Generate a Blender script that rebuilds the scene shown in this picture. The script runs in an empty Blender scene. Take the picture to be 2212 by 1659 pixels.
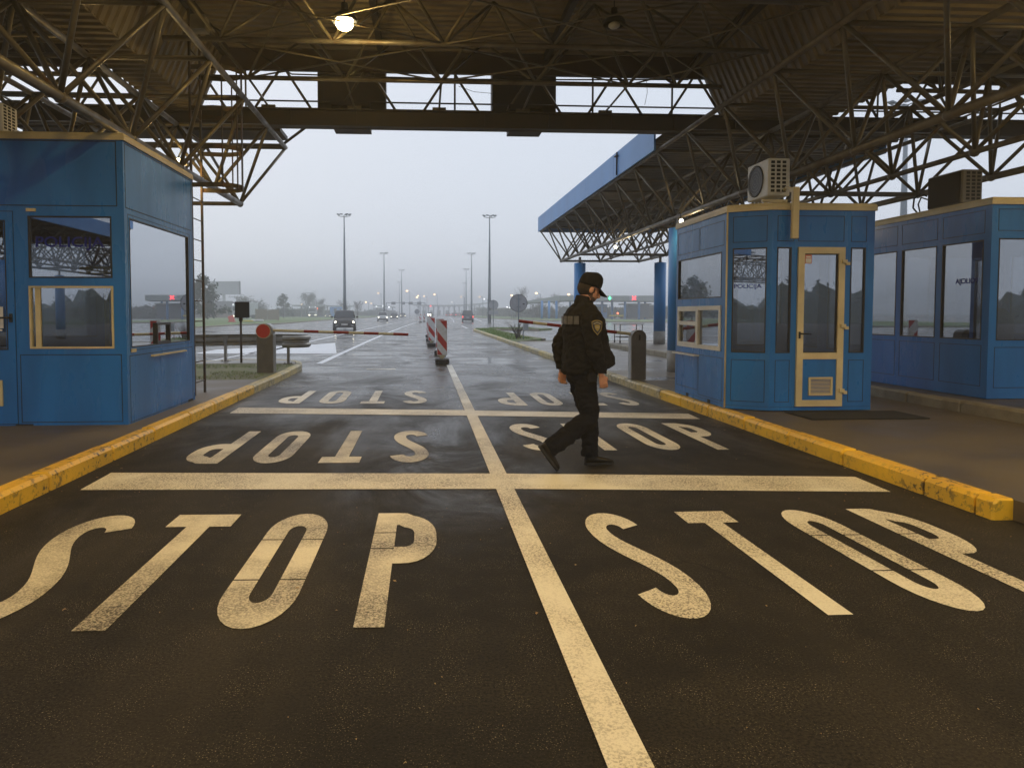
import bpy, bmesh, math, random
from mathutils import Vector, Matrix, Euler, noise
R = math.radians
HAZE = 0.0029
sc = bpy.context.scene
col = sc.collection
random.seed(7)

# ------------------------------------------------------------ camera
cam = bpy.data.cameras.new("camera"); camo = bpy.data.objects.new("camera", cam); col.objects.link(camo)
cam.sensor_width = 36; cam.lens = 1475 / 2212 * 36
cam.shift_x = 0.0479; cam.shift_y = -0.0405
cam.clip_start = 0.05; cam.clip_end = 3000
camo.location = (0, 0, 1.46)
camo.rotation_euler = (R(90 - 2.485), 0, -R(3.298))
sc.camera = camo

# ------------------------------------------------------------ world, sun, exposure
w = bpy.data.worlds.new("World"); sc.world = w; w.use_nodes = True
nt = w.node_tree; bg = nt.nodes['Background']
sky = nt.nodes.new('ShaderNodeTexSky'); sky.sky_type = 'NISHITA'; sky.sun_disc = False
sky.sun_elevation = R(35); sky.sun_rotation = R(-30); sky.air_density = 1.5; sky.dust_density = 4
mixw = nt.nodes.new('ShaderNodeMix'); mixw.data_type = 'RGBA'
mixw.inputs['Factor'].default_value = 0.93          # a closed, even cloud cover over the clear sky
nt.links.new(sky.outputs[0], mixw.inputs[6])
mixw.inputs[7].default_value = (7.9, 8.6, 9.8, 1)
nt.links.new(mixw.outputs[2], bg.inputs[0]); bg.inputs[1].default_value = 0.1
sun = bpy.data.lights.new("sun", 'SUN'); suno = bpy.data.objects.new("sun", sun); col.objects.link(suno)
sun.energy = 0.5; sun.angle = R(25); sun.color = (1, .97, .93)
suno.rotation_euler = (R(55), 0, R(-30 + 180))
sc.view_settings.view_transform = 'Standard'; sc.view_settings.look = 'None'
sc.view_settings.exposure = 0.0; sc.view_settings.gamma = 1
sc.cycles.use_denoising = True
sc.cycles.max_bounces = 7; sc.cycles.diffuse_bounces = 3; sc.cycles.glossy_bounces = 4
sc.cycles.transparent_max_bounces = 12; sc.cycles.volume_bounces = 1
sc.cycles.sample_clamp_indirect = 4; sc.cycles.sample_clamp_direct = 0
sc.cycles.caustics_reflective = False; sc.cycles.caustics_refractive = False

# ------------------------------------------------------------ materials
M = {}
def nd(t, k, **kw):
    n = t.nodes.new(k)
    for a, b in kw.items(): setattr(n, a, b)
    return n
def coord(t, scale=1.0, stretch=(1, 1, 1), obj=False):
    tc = nd(t, 'ShaderNodeTexCoord') if obj else nd(t, 'ShaderNodeNewGeometry')
    mp = nd(t, 'ShaderNodeMapping'); mp.inputs['Scale'].default_value = [scale * s for s in stretch]
    t.links.new(tc.outputs['Object' if obj else 'Position'], mp.inputs[0]); return mp.outputs[0]
def noise_fac(t, scale, detail=4, stretch=(1, 1, 1), lo=.35, hi=.65, rough=.55, dist=0):
    n = nd(t, 'ShaderNodeTexNoise'); n.inputs['Scale'].default_value = 1; n.inputs['Detail'].default_value = detail
    n.inputs['Roughness'].default_value = rough; n.inputs['Distortion'].default_value = dist
    t.links.new(coord(t, scale, stretch), n.inputs['Vector'])
    m = nd(t, 'ShaderNodeMapRange'); m.inputs[1].default_value = lo; m.inputs[2].default_value = hi
    t.links.new(n.outputs['Fac'], m.inputs[0]); return m.outputs[0]
def mixc(t, f, a, b):
    m = nd(t, 'ShaderNodeMix', data_type='RGBA')
    if isinstance(f, float): m.inputs[0].default_value = f
    else: t.links.new(f, m.inputs[0])
    for i, c in ((6, a), (7, b)):
        if isinstance(c, tuple): m.inputs[i].default_value = (*c[:3], 1)
        else: t.links.new(c, m.inputs[i])
    return m.outputs[2]
def mixf(t, f, a, b):
    m = nd(t, 'ShaderNodeMix', data_type='FLOAT'); t.links.new(f, m.inputs[0])
    for i, c in ((2, a), (3, b)):
        if isinstance(c, (int, float)): m.inputs[i].default_value = c
        else: t.links.new(c, m.inputs[i])
    return m.outputs[0]
def math2(t, op, a, b):
    m = nd(t, 'ShaderNodeMath', operation=op)
    for i, c in ((0, a), (1, b)):
        if isinstance(c, (int, float)): m.inputs[i].default_value = c
        else: t.links.new(c, m.inputs[i])
    return m.outputs[0]
def new(name):
    m = bpy.data.materials.new(name); m.use_nodes = True; M[name] = m
    return m, m.node_tree, m.node_tree.nodes['Principled BSDF']
def bump(t, b, h, strength=.3, dist=.01):
    n = nd(t, 'ShaderNodeBump'); n.inputs['Strength'].default_value = strength; n.inputs['Distance'].default_value = dist
    t.links.new(h, n.inputs['Height']); t.links.new(n.outputs[0], b.inputs['Normal'])
def mat(name, c, rough=.5, metal=0, c2=None, ns=6, lo=.35, hi=.7, stretch=(1, 1, 1), bmp=0, bs=40, spec=.5, rough2=None, emit=None, es=0):
    m, t, b = new(name)
    b.inputs['Base Color'].default_value = (*c, 1); b.inputs['Roughness'].default_value = rough
    b.inputs['Metallic'].default_value = metal; b.inputs['Specular IOR Level'].default_value = spec
    if c2 is None: c2 = tuple(x * .72 for x in c)
    f = noise_fac(t, ns, 5, stretch, lo, hi)
    t.links.new(mixc(t, f, c, c2), b.inputs['Base Color'])
    if rough2 is not None: t.links.new(mixf(t, f, rough, rough2), b.inputs['Roughness'])
    if bmp: bump(t, b, noise_fac(t, bs, 3, (1, 1, 1), .2, .8), bmp, .01)
    if emit:
        b.inputs['Emission Color'].default_value = (*emit, 1); b.inputs['Emission Strength'].default_value = es
    return m
mat('blue_paint', (.020, .165, .52), .24, c2=(.013, .115, .38), ns=2.6, rough2=.36, stretch=(1, 1, .25), spec=.35)
mat('blue_dark_line', (.006, .014, .03), .6)
mat('blue_fascia', (.10, .31, .66), .4, c2=(.08, .25, .56), ns=1.3, stretch=(1, 1, .12), lo=.4, hi=.75)
mat('column_blue', (.05, .27, .64), .32, c2=(.045, .23, .56), ns=2, stretch=(1, 1, .3))
mat('column_grey', (.3, .3, .29), .7, c2=(.2, .2, .19), ns=5, bmp=.2)
mat('cream', (.62, .53, .31), .45, c2=(.48, .40, .22), ns=3)
mat('white_metal', (.68, .68, .64), .4, c2=(.55, .54, .48), ns=5)
mat('steel_tube', (.125, .11, .08), .42, c2=(.12, .055, .018), ns=9, lo=.58, hi=.78, metal=.35, rough2=.7)
mat('steel_chord', (.17, .16, .14), .36, c2=(.09, .07, .05), ns=4, metal=.4, rough2=.55)
mat('rusty_steel', (.04, .034, .025), .6, c2=(.08, .034, .013), ns=7, lo=.45, hi=.7, metal=.2)
mat('dark_steel', (.022, .02, .018), .6, c2=(.035, .025, .018), ns=4)
mat('deck_sheet', (.26, .225, .165), .55, c2=(.15, .115, .075), ns=1.1, metal=.15)
mat('deck_sheet_blue', (.15, .15, .15), .5, c2=(.10, .09, .08), ns=1.4)
mat('fascia_brown', (.045, .026, .02), .6)
mat('black_plastic', (.012, .012, .013), .45)
mat('black_matte', (.01, .01, .01), .8)
mat('rubber', (.016, .016, .017), .75, bmp=.3)
mat('galvanised', (.27, .265, .25), .45, c2=(.19, .18, .16), ns=3, metal=.5, bmp=.05)
mat('barrier_grey', (.15, .145, .13), .45, c2=(.11, .105, .09), ns=5)
mat('barrier_side', (.36, .38, .4), .4)
mat('red_disc', (.62, .045, .015), .4, c2=(.5, .03, .01), ns=8)
mat('red_paint', (.33, .018, .01), .38, c2=(.26, .014, .008), ns=20)
mat('pale_paint', (.72, .66, .45), .4, c2=(.6, .54, .36), ns=20)
mat('red_reflex', (.5, .02, .018), .35, c2=(.42, .02, .016), ns=12)
mat('white_reflex', (.74, .75, .78), .35, c2=(.6, .6, .58), ns=12)
mat('concrete', (.135, .112, .082), .62, c2=(.075, .060, .044), ns=1.3, bmp=.25, bs=60, rough2=.4)
mat('concrete_wet', (.19, .17, .145), .45, c2=(.11, .095, .08), ns=.8, bmp=.2, bs=50, rough2=.22)
mat('kerb_bare', (.3, .27, .2), .6, c2=(.2, .17, .12), ns=5, bmp=.3)
mat('grass_soil', (.09, .16, .03), .8, c2=(.09, .075, .03), ns=3, bmp=.5, bs=25)
mat('moss_ground', (.13, .14, .04), .75, c2=(.12, .10, .06), ns=4, bmp=.4, bs=50)
mat('grass_far', (.12, .21, .05), .85, c2=(.14, .15, .06), ns=.35, bmp=.6, bs=5)
mat('blade', (.12, .23, .035), .6, c2=(.17, .20, .05), ns=8)
mat('leaf_dark', (.028, .045, .02), .7, c2=(.045, .06, .03), ns=.8)
mat('leaf_olive', (.07, .065, .03), .7, c2=(.05, .055, .028), ns=.8)
mat('twig', (.07, .058, .048), .8, c2=(.05, .042, .036), ns=2)
mat('bark', (.06, .048, .038), .85, bmp=.4)
mat('pole_steel', (.2, .24, .27), .45, c2=(.17, .2, .23), ns=.4, metal=.3)
mat('sign_back', (.42, .43, .47), .4, c2=(.36, .37, .41), ns=4, metal=.2)
mat('board_grey', (.33, .36, .34), .6, c2=(.29, .31, .30), ns=.3)
mat('wall_pink', (.22, .16, .14), .8); mat('roof_dark', (.06, .06, .065), .8)
mat('panel_beige', (.36, .31, .24), .7); mat('red_plastic', (.7, .1, .07), .5); mat('yellow_plastic', (.62, .5, .05), .5)
mat('truck_white', (.5, .52, .54), .5)
mat('car_dark', (.03, .026, .024), .25, spec=.6); mat('car_white', (.62, .63, .62), .25); mat('car_grey', (.10, .11, .14), .25)
mat('car_black', (.03, .03, .035), .3); mat('car_red', (.3, .03, .03), .3); mat('car_silver', (.35, .37, .4), .3)
mat('car_glass', (.03, .035, .04), .08, spec=.8); mat('chrome', (.55, .55, .55), .25, metal=.8)
mat('skin', (.52, .26, .15), .5, c2=(.44, .20, .115), ns=25, bmp=.05)
mat('hair', (.022, .014, .009), .7, bmp=.5, bs=250)
mat('beard', (.09, .05, .033), .7, bmp=.5, bs=250)
mat('cloth_black', (.0085, .0085, .0095), .85, c2=(.012, .0115, .0125), ns=9, bmp=.35, bs=22, spec=.15)
mat('cloth_navy', (.007, .0075, .0105), .9, c2=(.010, .010, .013), ns=8, bmp=.35, bs=18, spec=.12)
mat('leather', (.008, .0065, .0045), .45, c2=(.014, .011, .007), ns=20, spec=.25)
mat('badge_gold', (.26, .19, .03), .5); mat('badge_dark', (.01, .012, .02), .6); mat('badge_pale', (.3, .27, .18), .5)
mat('reflective_grey', (.11, .105, .095), .5, c2=(.06, .056, .05), ns=30)
mat('paper', (.7, .68, .66), .7); mat('poster_red', (.6, .2, .15), .6)
mat('interior_dark', (.04, .04, .042), .8); mat('blind', (.5, .5, .5), .7)
mat('letter_blue', (.018, .028, .22), .6, spec=.1)
mat('rug', (.012, .012, .012), .9, bmp=.5, bs=120)
mat('litter_leaf', (.4, .3, .15), .7, c2=(.25, .12, .05), ns=9)
def emis(name, c, s):
    m, t, b = new(name); b.inputs['Base Color'].default_value = (*c, 1)
    b.inputs['Emission Color'].default_value = (*c, 1); b.inputs['Emission Strength'].default_value = s
emis('lamp_warm', (1, .82, .42), 30); emis('lamp_far', (1, .62, .32), 4); emis('lamp_white', (.95, .97, 1), 3)
emis('headlight', (1, .92, .7), 8); emis('headlight_glare', (.97, 1, .8), 30); emis('taillight', (1, .06, .04), 3)
emis('sig_green', (.08, 1, .35), 5); emis('sig_red', (1, .05, .06), 5); emis('sig_orange', (1, .16, .06), 4)
emis('spot_small', (1, .93, .7), 12)
# window glass: reflects the sky, lets the dark inside through
m, t, b = new('window_glass'); t.nodes.remove(b)
out = t.nodes['Material Output']
gl = nd(t, 'ShaderNodeBsdfGlossy'); gl.inputs['Roughness'].default_value = .012; gl.inputs[0].default_value = (.85, .88, .92, 1)
tr = nd(t, 'ShaderNodeBsdfTransparent'); tr.inputs[0].default_value = (.62, .65, .68, 1)
lw = nd(t, 'ShaderNodeLayerWeight'); lw.inputs[0].default_value = .32
mr = nd(t, 'ShaderNodeMapRange'); mr.inputs[3].default_value = .26; mr.inputs[4].default_value = .8
t.links.new(lw.outputs['Fresnel'], mr.inputs[0])
mx = nd(t, 'ShaderNodeMixShader'); t.links.new(mr.outputs[0], mx.inputs[0])
t.links.new(tr.outputs[0], mx.inputs[1]); t.links.new(gl.outputs[0], mx.inputs[2]); t.links.new(mx.outputs[0], out.inputs[0])
for nm, a, b_ in (('window_glass_mirrored', .68, .95), ('window_glass_clear', .10, .6)):
    m2_ = m.copy(); m2_.name = nm; M[nm] = m2_
    for n_ in m2_.node_tree.nodes:
        if n_.type == 'MAP_RANGE': n_.inputs[3].default_value = a; n_.inputs[4].default_value = b_
# asphalt: damp and dark under the roof, soaked beyond its edge
m, t, b = new('asphalt')
g1 = noise_fac(t, 75, 4, lo=.4, hi=.62, rough=.8); g2 = noise_fac(t, .7, 6, lo=.35, hi=.68, dist=.6); g3 = noise_fac(t, 150, 2, lo=.63, hi=.68)
c = mixc(t, g1, (.006, .0054, .0048), (.048, .041, .031)); c = mixc(t, g2, c, mixc(t, g1, (.004, .0037, .0034), (.030, .026, .020)))
blot = noise_fac(t, .33, 5, lo=.47, hi=.53, rough=.6, dist=.5)
c = mixc(t, math2(t, 'MULTIPLY', blot, .6), c, (.009, .008, .007)); c = mixc(t, math2(t, 'MULTIPLY', g3, noise_fac(t, 5, 5, lo=.42, hi=.66)), c, (.42, .36, .25))
vo = nd(t, 'ShaderNodeTexVoronoi', feature='DISTANCE_TO_EDGE'); vo.inputs['Scale'].default_value = .42
wn = nd(t, 'ShaderNodeTexNoise'); wn.inputs['Scale'].default_value = 3.5; wn.inputs['Detail'].default_value = 6; t.links.new(coord(t, 1), wn.inputs['Vector'])
vm = nd(t, 'ShaderNodeVectorMath', operation='MULTIPLY_ADD'); t.links.new(wn.outputs['Color'], vm.inputs[0]); vm.inputs[1].default_value = (.55, .55, 0); t.links.new(coord(t, 1), vm.inputs[2]); t.links.new(vm.outputs[0], vo.inputs['Vector'])
cr = nd(t, 'ShaderNodeMapRange'); cr.inputs[1].default_value = .009; cr.inputs[2].default_value = .003; t.links.new(vo.outputs['Distance'], cr.inputs[0])
c = mixc(t, math2(t, 'MULTIPLY', cr.outputs[0], noise_fac(t, .3, 3, lo=.5, hi=.6)), c, (.004, .004, .004))
c = mixc(t, math2(t, 'MULTIPLY', noise_fac(t, .9, 5, (1, .12, 1), .52, .66), .35), c, (.065, .056, .044))
t.links.new(c, b.inputs['Base Color'])
sx = nd(t, 'ShaderNodeSeparateXYZ'); gm = nd(t, 'ShaderNodeNewGeometry'); t.links.new(gm.outputs['Position'], sx.inputs[0])
my = nd(t, 'ShaderNodeMapRange'); my.inputs[1].default_value = 3.0; my.inputs[2].default_value = 17; t.links.new(sx.outputs[1], my.inputs[0])
wet = math2(t, 'ADD', my.outputs[0], math2(t, 'MULTIPLY', math2(t, 'SUBTRACT', noise_fac(t, .55, 6, (1, .45, 1), 0, 1, .62, 1.0), .5), 1.9))
wm = nd(t, 'ShaderNodeMapRange'); wm.inputs[1].default_value = .25; wm.inputs[2].default_value = .95; t.links.new(wet, wm.inputs[0])
film = noise_fac(t, .42, 5, (1, 1.3, 1), .47, .58, .62, .9)   # standing film of water
r1 = mixf(t, wm.outputs[0], .72, .27); farm = nd(t, 'ShaderNodeMapRange'); farm.inputs[1].default_value = 5.5; farm.inputs[2].default_value = 20
t.links.new(sx.outputs[1], farm.inputs[0])
r2 = mixf(t, math2(t, 'MULTIPLY', film, farm.outputs[0]), r1, .13)
# damp trickle down the middle of the lanes
ax = math2(t, 'ABSOLUTE', math2(t, 'SUBTRACT', sx.outputs[0], .25), 0)
dm = nd(t, 'ShaderNodeMapRange', interpolation_type='SMOOTHSTEP'); dm.inputs[1].default_value = 1.5; dm.inputs[2].default_value = .1; t.links.new(ax, dm.inputs[0])
dy = nd(t, 'ShaderNodeMapRange', interpolation_type='SMOOTHSTEP'); dy.inputs[1].default_value = 3.6; dy.inputs[2].default_value = 5.6; t.links.new(sx.outputs[1], dy.inputs[0])
damp = math2(t, 'MULTIPLY', math2(t, 'MULTIPLY', dm.outputs[0], dy.outputs[0]), noise_fac(t, 1.1, 6, (1, .5, 1), .38, .62, .65, .8))
r2 = mixf(t, damp, r2, .24)
t.links.new(r2, b.inputs['Roughness']); t.links.new(math2(t, 'MAXIMUM', mixf(t, wm.outputs[0], .22, .5), math2(t, 'MULTIPLY', damp, .6)), b.inputs['Specular IOR Level'])
bn = nd(t, 'ShaderNodeBump'); t.links.new(mixf(t, math2(t, 'MULTIPLY', film, farm.outputs[0]), g1, .5), bn.inputs['Height'])
bn.inputs['Strength'].default_value = .55; bn.inputs['Distance'].default_value = .004; t.links.new(bn.outputs[0], b.inputs['Normal'])
# road paint, worn through to the asphalt
def paint(name, c, c2, lo, hi, rough=.5, worn=(.055, .047, .036), big=True, ns=85):
    m, t, b = new(name)
    f = noise_fac(t, ns, 4, lo=lo, hi=hi, rough=.7)
    g = noise_fac(t, 1.1, 5, lo=.38, hi=.62)
    f2 = math2(t, 'MULTIPLY', f, mixf(t, g, .12, 1.0)) if big else f
    base = mixc(t, g, c, c2)
    t.links.new(mixc(t, f2, base, worn), b.inputs['Base Color']); b.inputs['Roughness'].default_value = rough
    bump(t, b, f, .1, .003); return m
paint('road_white', (.86, .83, .74), (.74, .69, .58), .47, .60)
paint('road_white_worn', (.76, .72, .61), (.56, .51, .41), .42, .56)
paint('road_white_wet', (.74, .75, .77), (.62, .63, .66), .62, .8, rough=.28)
m = paint('kerb_yellow', (.86, .52, .02), (.66, .40, .03), .53, .60, worn=(.075, .06, .03), ns=15)
m = paint('kerb_yellow_old', (.56, .43, .14), (.50, .43, .26), .47, .58, worn=(.12, .11, .06), ns=10)

# ------------------------------------------------------------ mesh helpers
ORG = {}
class MB:
    def __init__(s): s.v = []; s.f = []; s.m = []; s.mi = 0; s.sm = []; s.smooth = False
    def add(s, vs, fs):
        o = len(s.v); s.v += [tuple(v) for v in vs]
        for f in fs: s.f.append([i + o for i in f]); s.m.append(s.mi); s.sm.append(s.smooth)
        return s
    def box(s, c, d, rz=0, rx=0, ry=0, bev=0):
        x, y, z = [k / 2 for k in d]
        if bev:
            b = min(bev, x * .9, y * .9, z * .9); P = []
            for sz, e in ((-1, b), (-1, 0), (1, 0), (1, b)):
                zz = sz * (z if e else z - b); ex, ey = x - e, y - e
                bb = b if not e else 0
                P.append([(-ex + bb, -ey, zz), (ex - bb, -ey, zz), (ex, -ey + bb, zz), (ex, ey - bb, zz), (ex - bb, ey, zz), (-ex + bb, ey, zz), (-ex, ey - bb, zz), (-ex, -ey + bb, zz)] if not e else
                         [(-ex, -ey, zz), (ex, -ey, zz), (ex, -ey, zz), (ex, ey, zz), (ex, ey, zz), (-ex, ey, zz), (-ex, ey, zz), (-ex, -ey, zz)])
            vs = [p for r in P for p in r]; fs = [list(range(7, -1, -1)), list(range(24, 32))]
            for k in range(3):
                for i in range(8):
                    j = (i + 1) % 8; fs.append([k * 8 + i, k * 8 + j, k * 8 + 8 + j, k * 8 + 8 + i])
        else:
            vs = [(a * x, b_ * y, c_ * z) for c_ in (-1, 1) for b_ in (-1, 1) for a in (-1, 1)]
            fs = [(0, 2, 3, 1), (4, 5, 7, 6), (0, 1, 5, 4), (2, 6, 7, 3), (0, 4, 6, 2), (1, 3, 7, 5)]
        if rz or rx or ry:
            mt = Euler((rx, ry, rz)).to_matrix(); vs = [mt @ Vector(v) for v in vs]
        c = Vector(c); return s.add([Vector(v) + c for v in vs], fs)
    def bx(s, x0, x1, y0, y1, z0, z1, bev=0):
        return s.box(((x0 + x1) / 2, (y0 + y1) / 2, (z0 + z1) / 2), (abs(x1 - x0), abs(y1 - y0), abs(z1 - z0)), bev=bev)
    def tube(s, p, q, r, n=8, r2=None, cap=True):
        p = Vector(p); q = Vector(q); d = q - p
        if d.length < 1e-6: return s
        r2 = r if r2 is None else r2; a = d.normalized(); u = a.orthogonal().normalized(); w_ = a.cross(u)
        vs = []
        for k in range(n):
            an = 2 * math.pi * k / n; e = u * math.cos(an) + w_ * math.sin(an); vs += [p + e * r, q + e * r2]
        o = s.smooth; s.smooth = True
        s.add(vs, [(2 * k, 2 * ((k + 1) % n), 2 * ((k + 1) % n) + 1, 2 * k + 1) for k in range(n)]); s.smooth = o
        if cap: s.add(vs, [[2 * k for k in range(n)][::-1], [2 * k + 1 for k in range(n)]])
        return s
    def path(s, pts, r, n=6, closed=False):
        pts = [Vector(p) for p in pts]; N = len(pts)
        for i in range(N if closed else N - 1): s.tube(pts[i], pts[(i + 1) % N], r, n)
        return s
    def loft(s, rings, close=True, smooth=True):
        n = len(rings[0]); vs = [p for r in rings for p in r]; o = s.smooth; s.smooth = smooth
        fs = [(k * n + i, k * n + (i + 1) % n, (k + 1) * n + (i + 1) % n, (k + 1) * n + i) for k in range(len(rings) - 1) for i in range(n)]
        if close: fs += [list(range(n))[::-1], list(range((len(rings) - 1) * n, len(rings) * n))]
        s.add(vs, fs); s.smooth = o; return s
    def prism(s, poly, h0, h1, ax='z'):
        n = len(poly)
        def P(a, b_, h): return (a, b_, h) if ax == 'z' else ((a, h, b_) if ax == 'y' else (h, a, b_))
        vs = [P(a, b_, h0) for a, b_ in poly] + [P(a, b_, h1) for a, b_ in poly]
        return s.add(vs, [list(range(n))[::-1], list(range(n, 2 * n))] + [(i, (i + 1) % n, n + (i + 1) % n, n + i) for i in range(n)])
    def ball(s, c, r, n=10, m_=7, sc_=(1, 1, 1), rot=None):
        rings = []
        for j in range(m_ + 1):
            ph = math.pi * j / m_; ring = []
            for i in range(n):
                th = 2 * math.pi * i / n
                v = Vector((math.sin(max(ph, .02) if j < m_ else .02) * math.cos(th) * sc_[0], math.sin(max(ph, .02) if j < m_ else .02) * math.sin(th) * sc_[1], -math.cos(ph) * sc_[2])) * r
                if rot: v = rot @ v
                ring.append(Vector(c) + v)
            rings.append(ring)
        return s.loft(rings)
    def build(s, name, mats, parent=None, org=None, fixn=True):
        me = bpy.data.meshes.new(name)
        if parent is not None and org is None: org = ORG.get(parent.name, (0, 0, 0))
        o3 = Vector(org or (0, 0, 0))
        me.from_pydata([tuple(Vector(v) - o3) for v in s.v], [], s.f)
        if isinstance(mats, str): mats = [mats]
        for m_ in mats: me.materials.append(M[m_])
        me.polygons.foreach_set('material_index', s.m); me.polygons.foreach_set('use_smooth', s.sm)
        me.update()
        if fixn:
            bm = bmesh.new(); bm.from_mesh(me); bmesh.ops.remove_doubles(bm, verts=bm.verts, dist=1e-5)
            bmesh.ops.recalc_face_normals(bm, faces=bm.faces); bm.to_mesh(me); bm.free()
        ob = bpy.data.objects.new(name, me); col.objects.link(ob)
        if parent is not None: ob.parent = parent
        elif org: ob.location = o3
        ORG[ob.name] = tuple(o3)
        return ob
def tag(o, label=None, cat=None, group=None, kind=None):
    for k, v in (('label', label), ('category', cat), ('group', group), ('kind', kind)):
        if v: o[k] = v
    return o
def thing(name, loc, label, cat, group=None, rz=0):
    o = bpy.data.objects.new(name, None); col.objects.link(o); o.location = loc; o.rotation_euler = (0, 0, rz); o.empty_display_size = .2
    ORG[o.name] = tuple(loc); return tag(o, label, cat, group)
def struct(name, mb, mats): return tag(mb.build(name, mats), kind='structure')
CH = {}
def copy_tree(o, label=None, loc=None, rz=None, parent=None):
    kids = [k for k in bpy.data.objects if k.parent == o]
    c = o.copy(); col.objects.link(c)
    if parent is not None: c.parent = parent
    if label: c['label'] = label
    if loc is not None: c.location = loc
    if rz is not None: c.rotation_euler = (0, 0, rz)
    for k in kids: copy_tree(k, parent=c)
    return c
def cap_ring(n, r, c, u, v): return [Vector(c) + Vector(u) * r * math.cos(2 * math.pi * i / n) + Vector(v) * r * math.sin(2 * math.pi * i / n) for i in range(n)]
def text_obj(name, body, size, mats, parent, p, ux, uz, ext=.001, align='LEFT', org=None, bold=.0, sx_=1.0):
    cu = bpy.data.curves.new(name, 'FONT'); cu.body = body; cu.size = size; cu.extrude = ext; cu.align_x = align; cu.offset = bold
    tmp = bpy.data.objects.new('tmp', cu); col.objects.link(tmp)
    dg = bpy.context.evaluated_depsgraph_get(); me = bpy.data.meshes.new_from_object(tmp.evaluated_get(dg))
    bpy.data.objects.remove(tmp)
    ux = Vector(ux).normalized(); uz = Vector(uz).normalized(); n = ux.cross(uz)
    o3 = Vector(org if org is not None else ORG.get(parent.name, (0, 0, 0)))
    for v in me.vertices:
        c_ = v.co.copy(); v.co = Vector(p) - o3 + ux * c_.x * sx_ + uz * c_.y + n * c_.z
    me.materials.clear(); me.materials.append(M[mats])
    me.name = name; ob = bpy.data.objects.new(name, me); col.objects.link(ob); ob.parent = parent; ORG[ob.name] = tuple(o3); return ob
# ------------------------------------------------------------ ground
g = MB(); g.add([(-900, -300, 0), (900, -300, 0), (900, 1500, 0), (-900, 1500, 0)], [(0, 1, 2, 3)]); struct('road', g, 'asphalt')
def rotpts(pts, cx, cy): return [(2 * cx - x, 2 * cy - y) for x, y in pts]
ZM = .004
def strokes(pts, wd, closed=False):
    """ribbon quads along a polyline, mitred"""
    P = [Vector((x, y)) for x, y in pts]; N = len(P); L = []; Rr = []
    for i in range(N):
        if closed: a, b = P[i - 1], P[(i + 1) % N]
        else: a, b = P[max(i - 1, 0)], P[min(i + 1, N - 1)]
        d = (b - a).normalized(); n = Vector((-d.y, d.x)); L.append(P[i] + n * wd / 2); Rr.append(P[i] - n * wd / 2)
    q = []
    for i in range(N if closed else N - 1):
        j = (i + 1) % N; q.append([L[i], L[j], Rr[j], Rr[i]])
    return q
def arc(cx, cy, r, a0, a1, n=10): return [(cx + r * math.cos(R(a0 + (a1 - a0) * i / n)), cy + r * math.sin(R(a0 + (a1 - a0) * i / n))) for i in range(n + 1)]
def bez(p0, p1, p2, p3, n=10):
    o = []
    for i in range(n + 1):
        t_ = i / n; a = (1 - t_)
        o.append(tuple(a ** 3 * p0[k] + 3 * a * a * t_ * p1[k] + 3 * a * t_ * t_ * p2[k] + t_ ** 3 * p3[k] for k in (0, 1)))
    return o
def glyph(ch, brk=()):
    W, Hh, s_ = .40, .90, .14; r = (W - s_) / 2; h = s_ / 2
    if ch == 'T': return [[(0, Hh), (W, Hh), (W, Hh - s_), (0, Hh - s_)], [(W / 2 - h, 0), (W / 2 + h, 0), (W / 2 + h, Hh - s_), (W / 2 - h, Hh - s_)]]
    if ch == 'O':
        pts = arc(W / 2, Hh - h - r, r, 0, 180, 14) + arc(W / 2, h + r, r, 180, 360, 14); return strokes(pts, s_, True)
    if ch == 'P':
        q = [[(0, 0), (s_, 0), (s_, Hh), (0, Hh)]]
        pts = [(s_, Hh - h), (W / 2, Hh - h)] + arc(W / 2, Hh - h - r, r, 90, -90, 12) + [(W / 2, Hh - h - 2 * r), (s_, Hh - h - 2 * r)]
        pts = [(s_, Hh - h), (W / 2 - .02, Hh - h)] + arc(W / 2, Hh - h - r * 1.22, r, 80, 0, 6) + arc(W / 2, Hh - h - r * 1.75, r, 0, -80, 6) + [(W / 2 - .02, Hh - h - r * 2.75), (s_, Hh - h - r * 2.75)]
        return q + strokes(pts, s_)
    if ch == 'S':
        tp = arc(W / 2, Hh - h - r, r, 12, 180, 14); bt = arc(W / 2, h + r, r, 0, -168, 14)
        sp = bez((h, Hh - h - r), (h, Hh - h - r - .2), (W - h, h + r + .2), (W - h, h + r), 12)[1:-1]
        return strokes(tp + sp + bt, s_)
def word(name, letters, y0, y1, flip, m_, brk=None, skew=0.0):
    g = MB(); sy = (y1 - y0) / .90
    for ch, x0, x1 in letters:
        sxx = (x1 - x0) / .40; Q = glyph(ch)
        if brk and ch in brk:      # stencil bridges: bare gaps across the long strokes
            for yb_ in brk[ch]:
                o = []
                for q in Q:
                    lo = min(b for a, b in q); hi = max(b for a, b in q)
                    if len({round(a, 3) for a, b in q}) == 2 and hi - lo > .05 and lo < yb_ - .004 and hi > yb_ + .004 and max(a for a, b in q) - min(a for a, b in q) < .16:
                        xa = min(a for a, b in q); xb = max(a for a, b in q); o += [[(xa, lo), (xb, lo), (xb, yb_ - .004), (xa, yb_ - .004)], [(xa, yb_ + .004), (xb, yb_ + .004), (xb, hi), (xa, hi)]]
                    else: o.append(q)
                Q = o
        for q in Q:
            if flip: q = [(.40 - a, .90 - b) for a, b in q]
            g.add([(x0 + a * sxx, y0 + skew * (x0 + a * sxx) + b * sy, ZM) for a, b in q], [(0, 1, 2, 3)])
    return struct(name, g, m_)
word('road_marking', [('S', -2.40, -1.97), ('T', -1.76, -1.32), ('O', -1.04, -.65), ('P', -.33, .08)], 3.12, 4.93, False, 'road_white_worn', brk={'O': (.29, .62), 'P': (.53, .68)}, skew=-.03)
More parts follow.
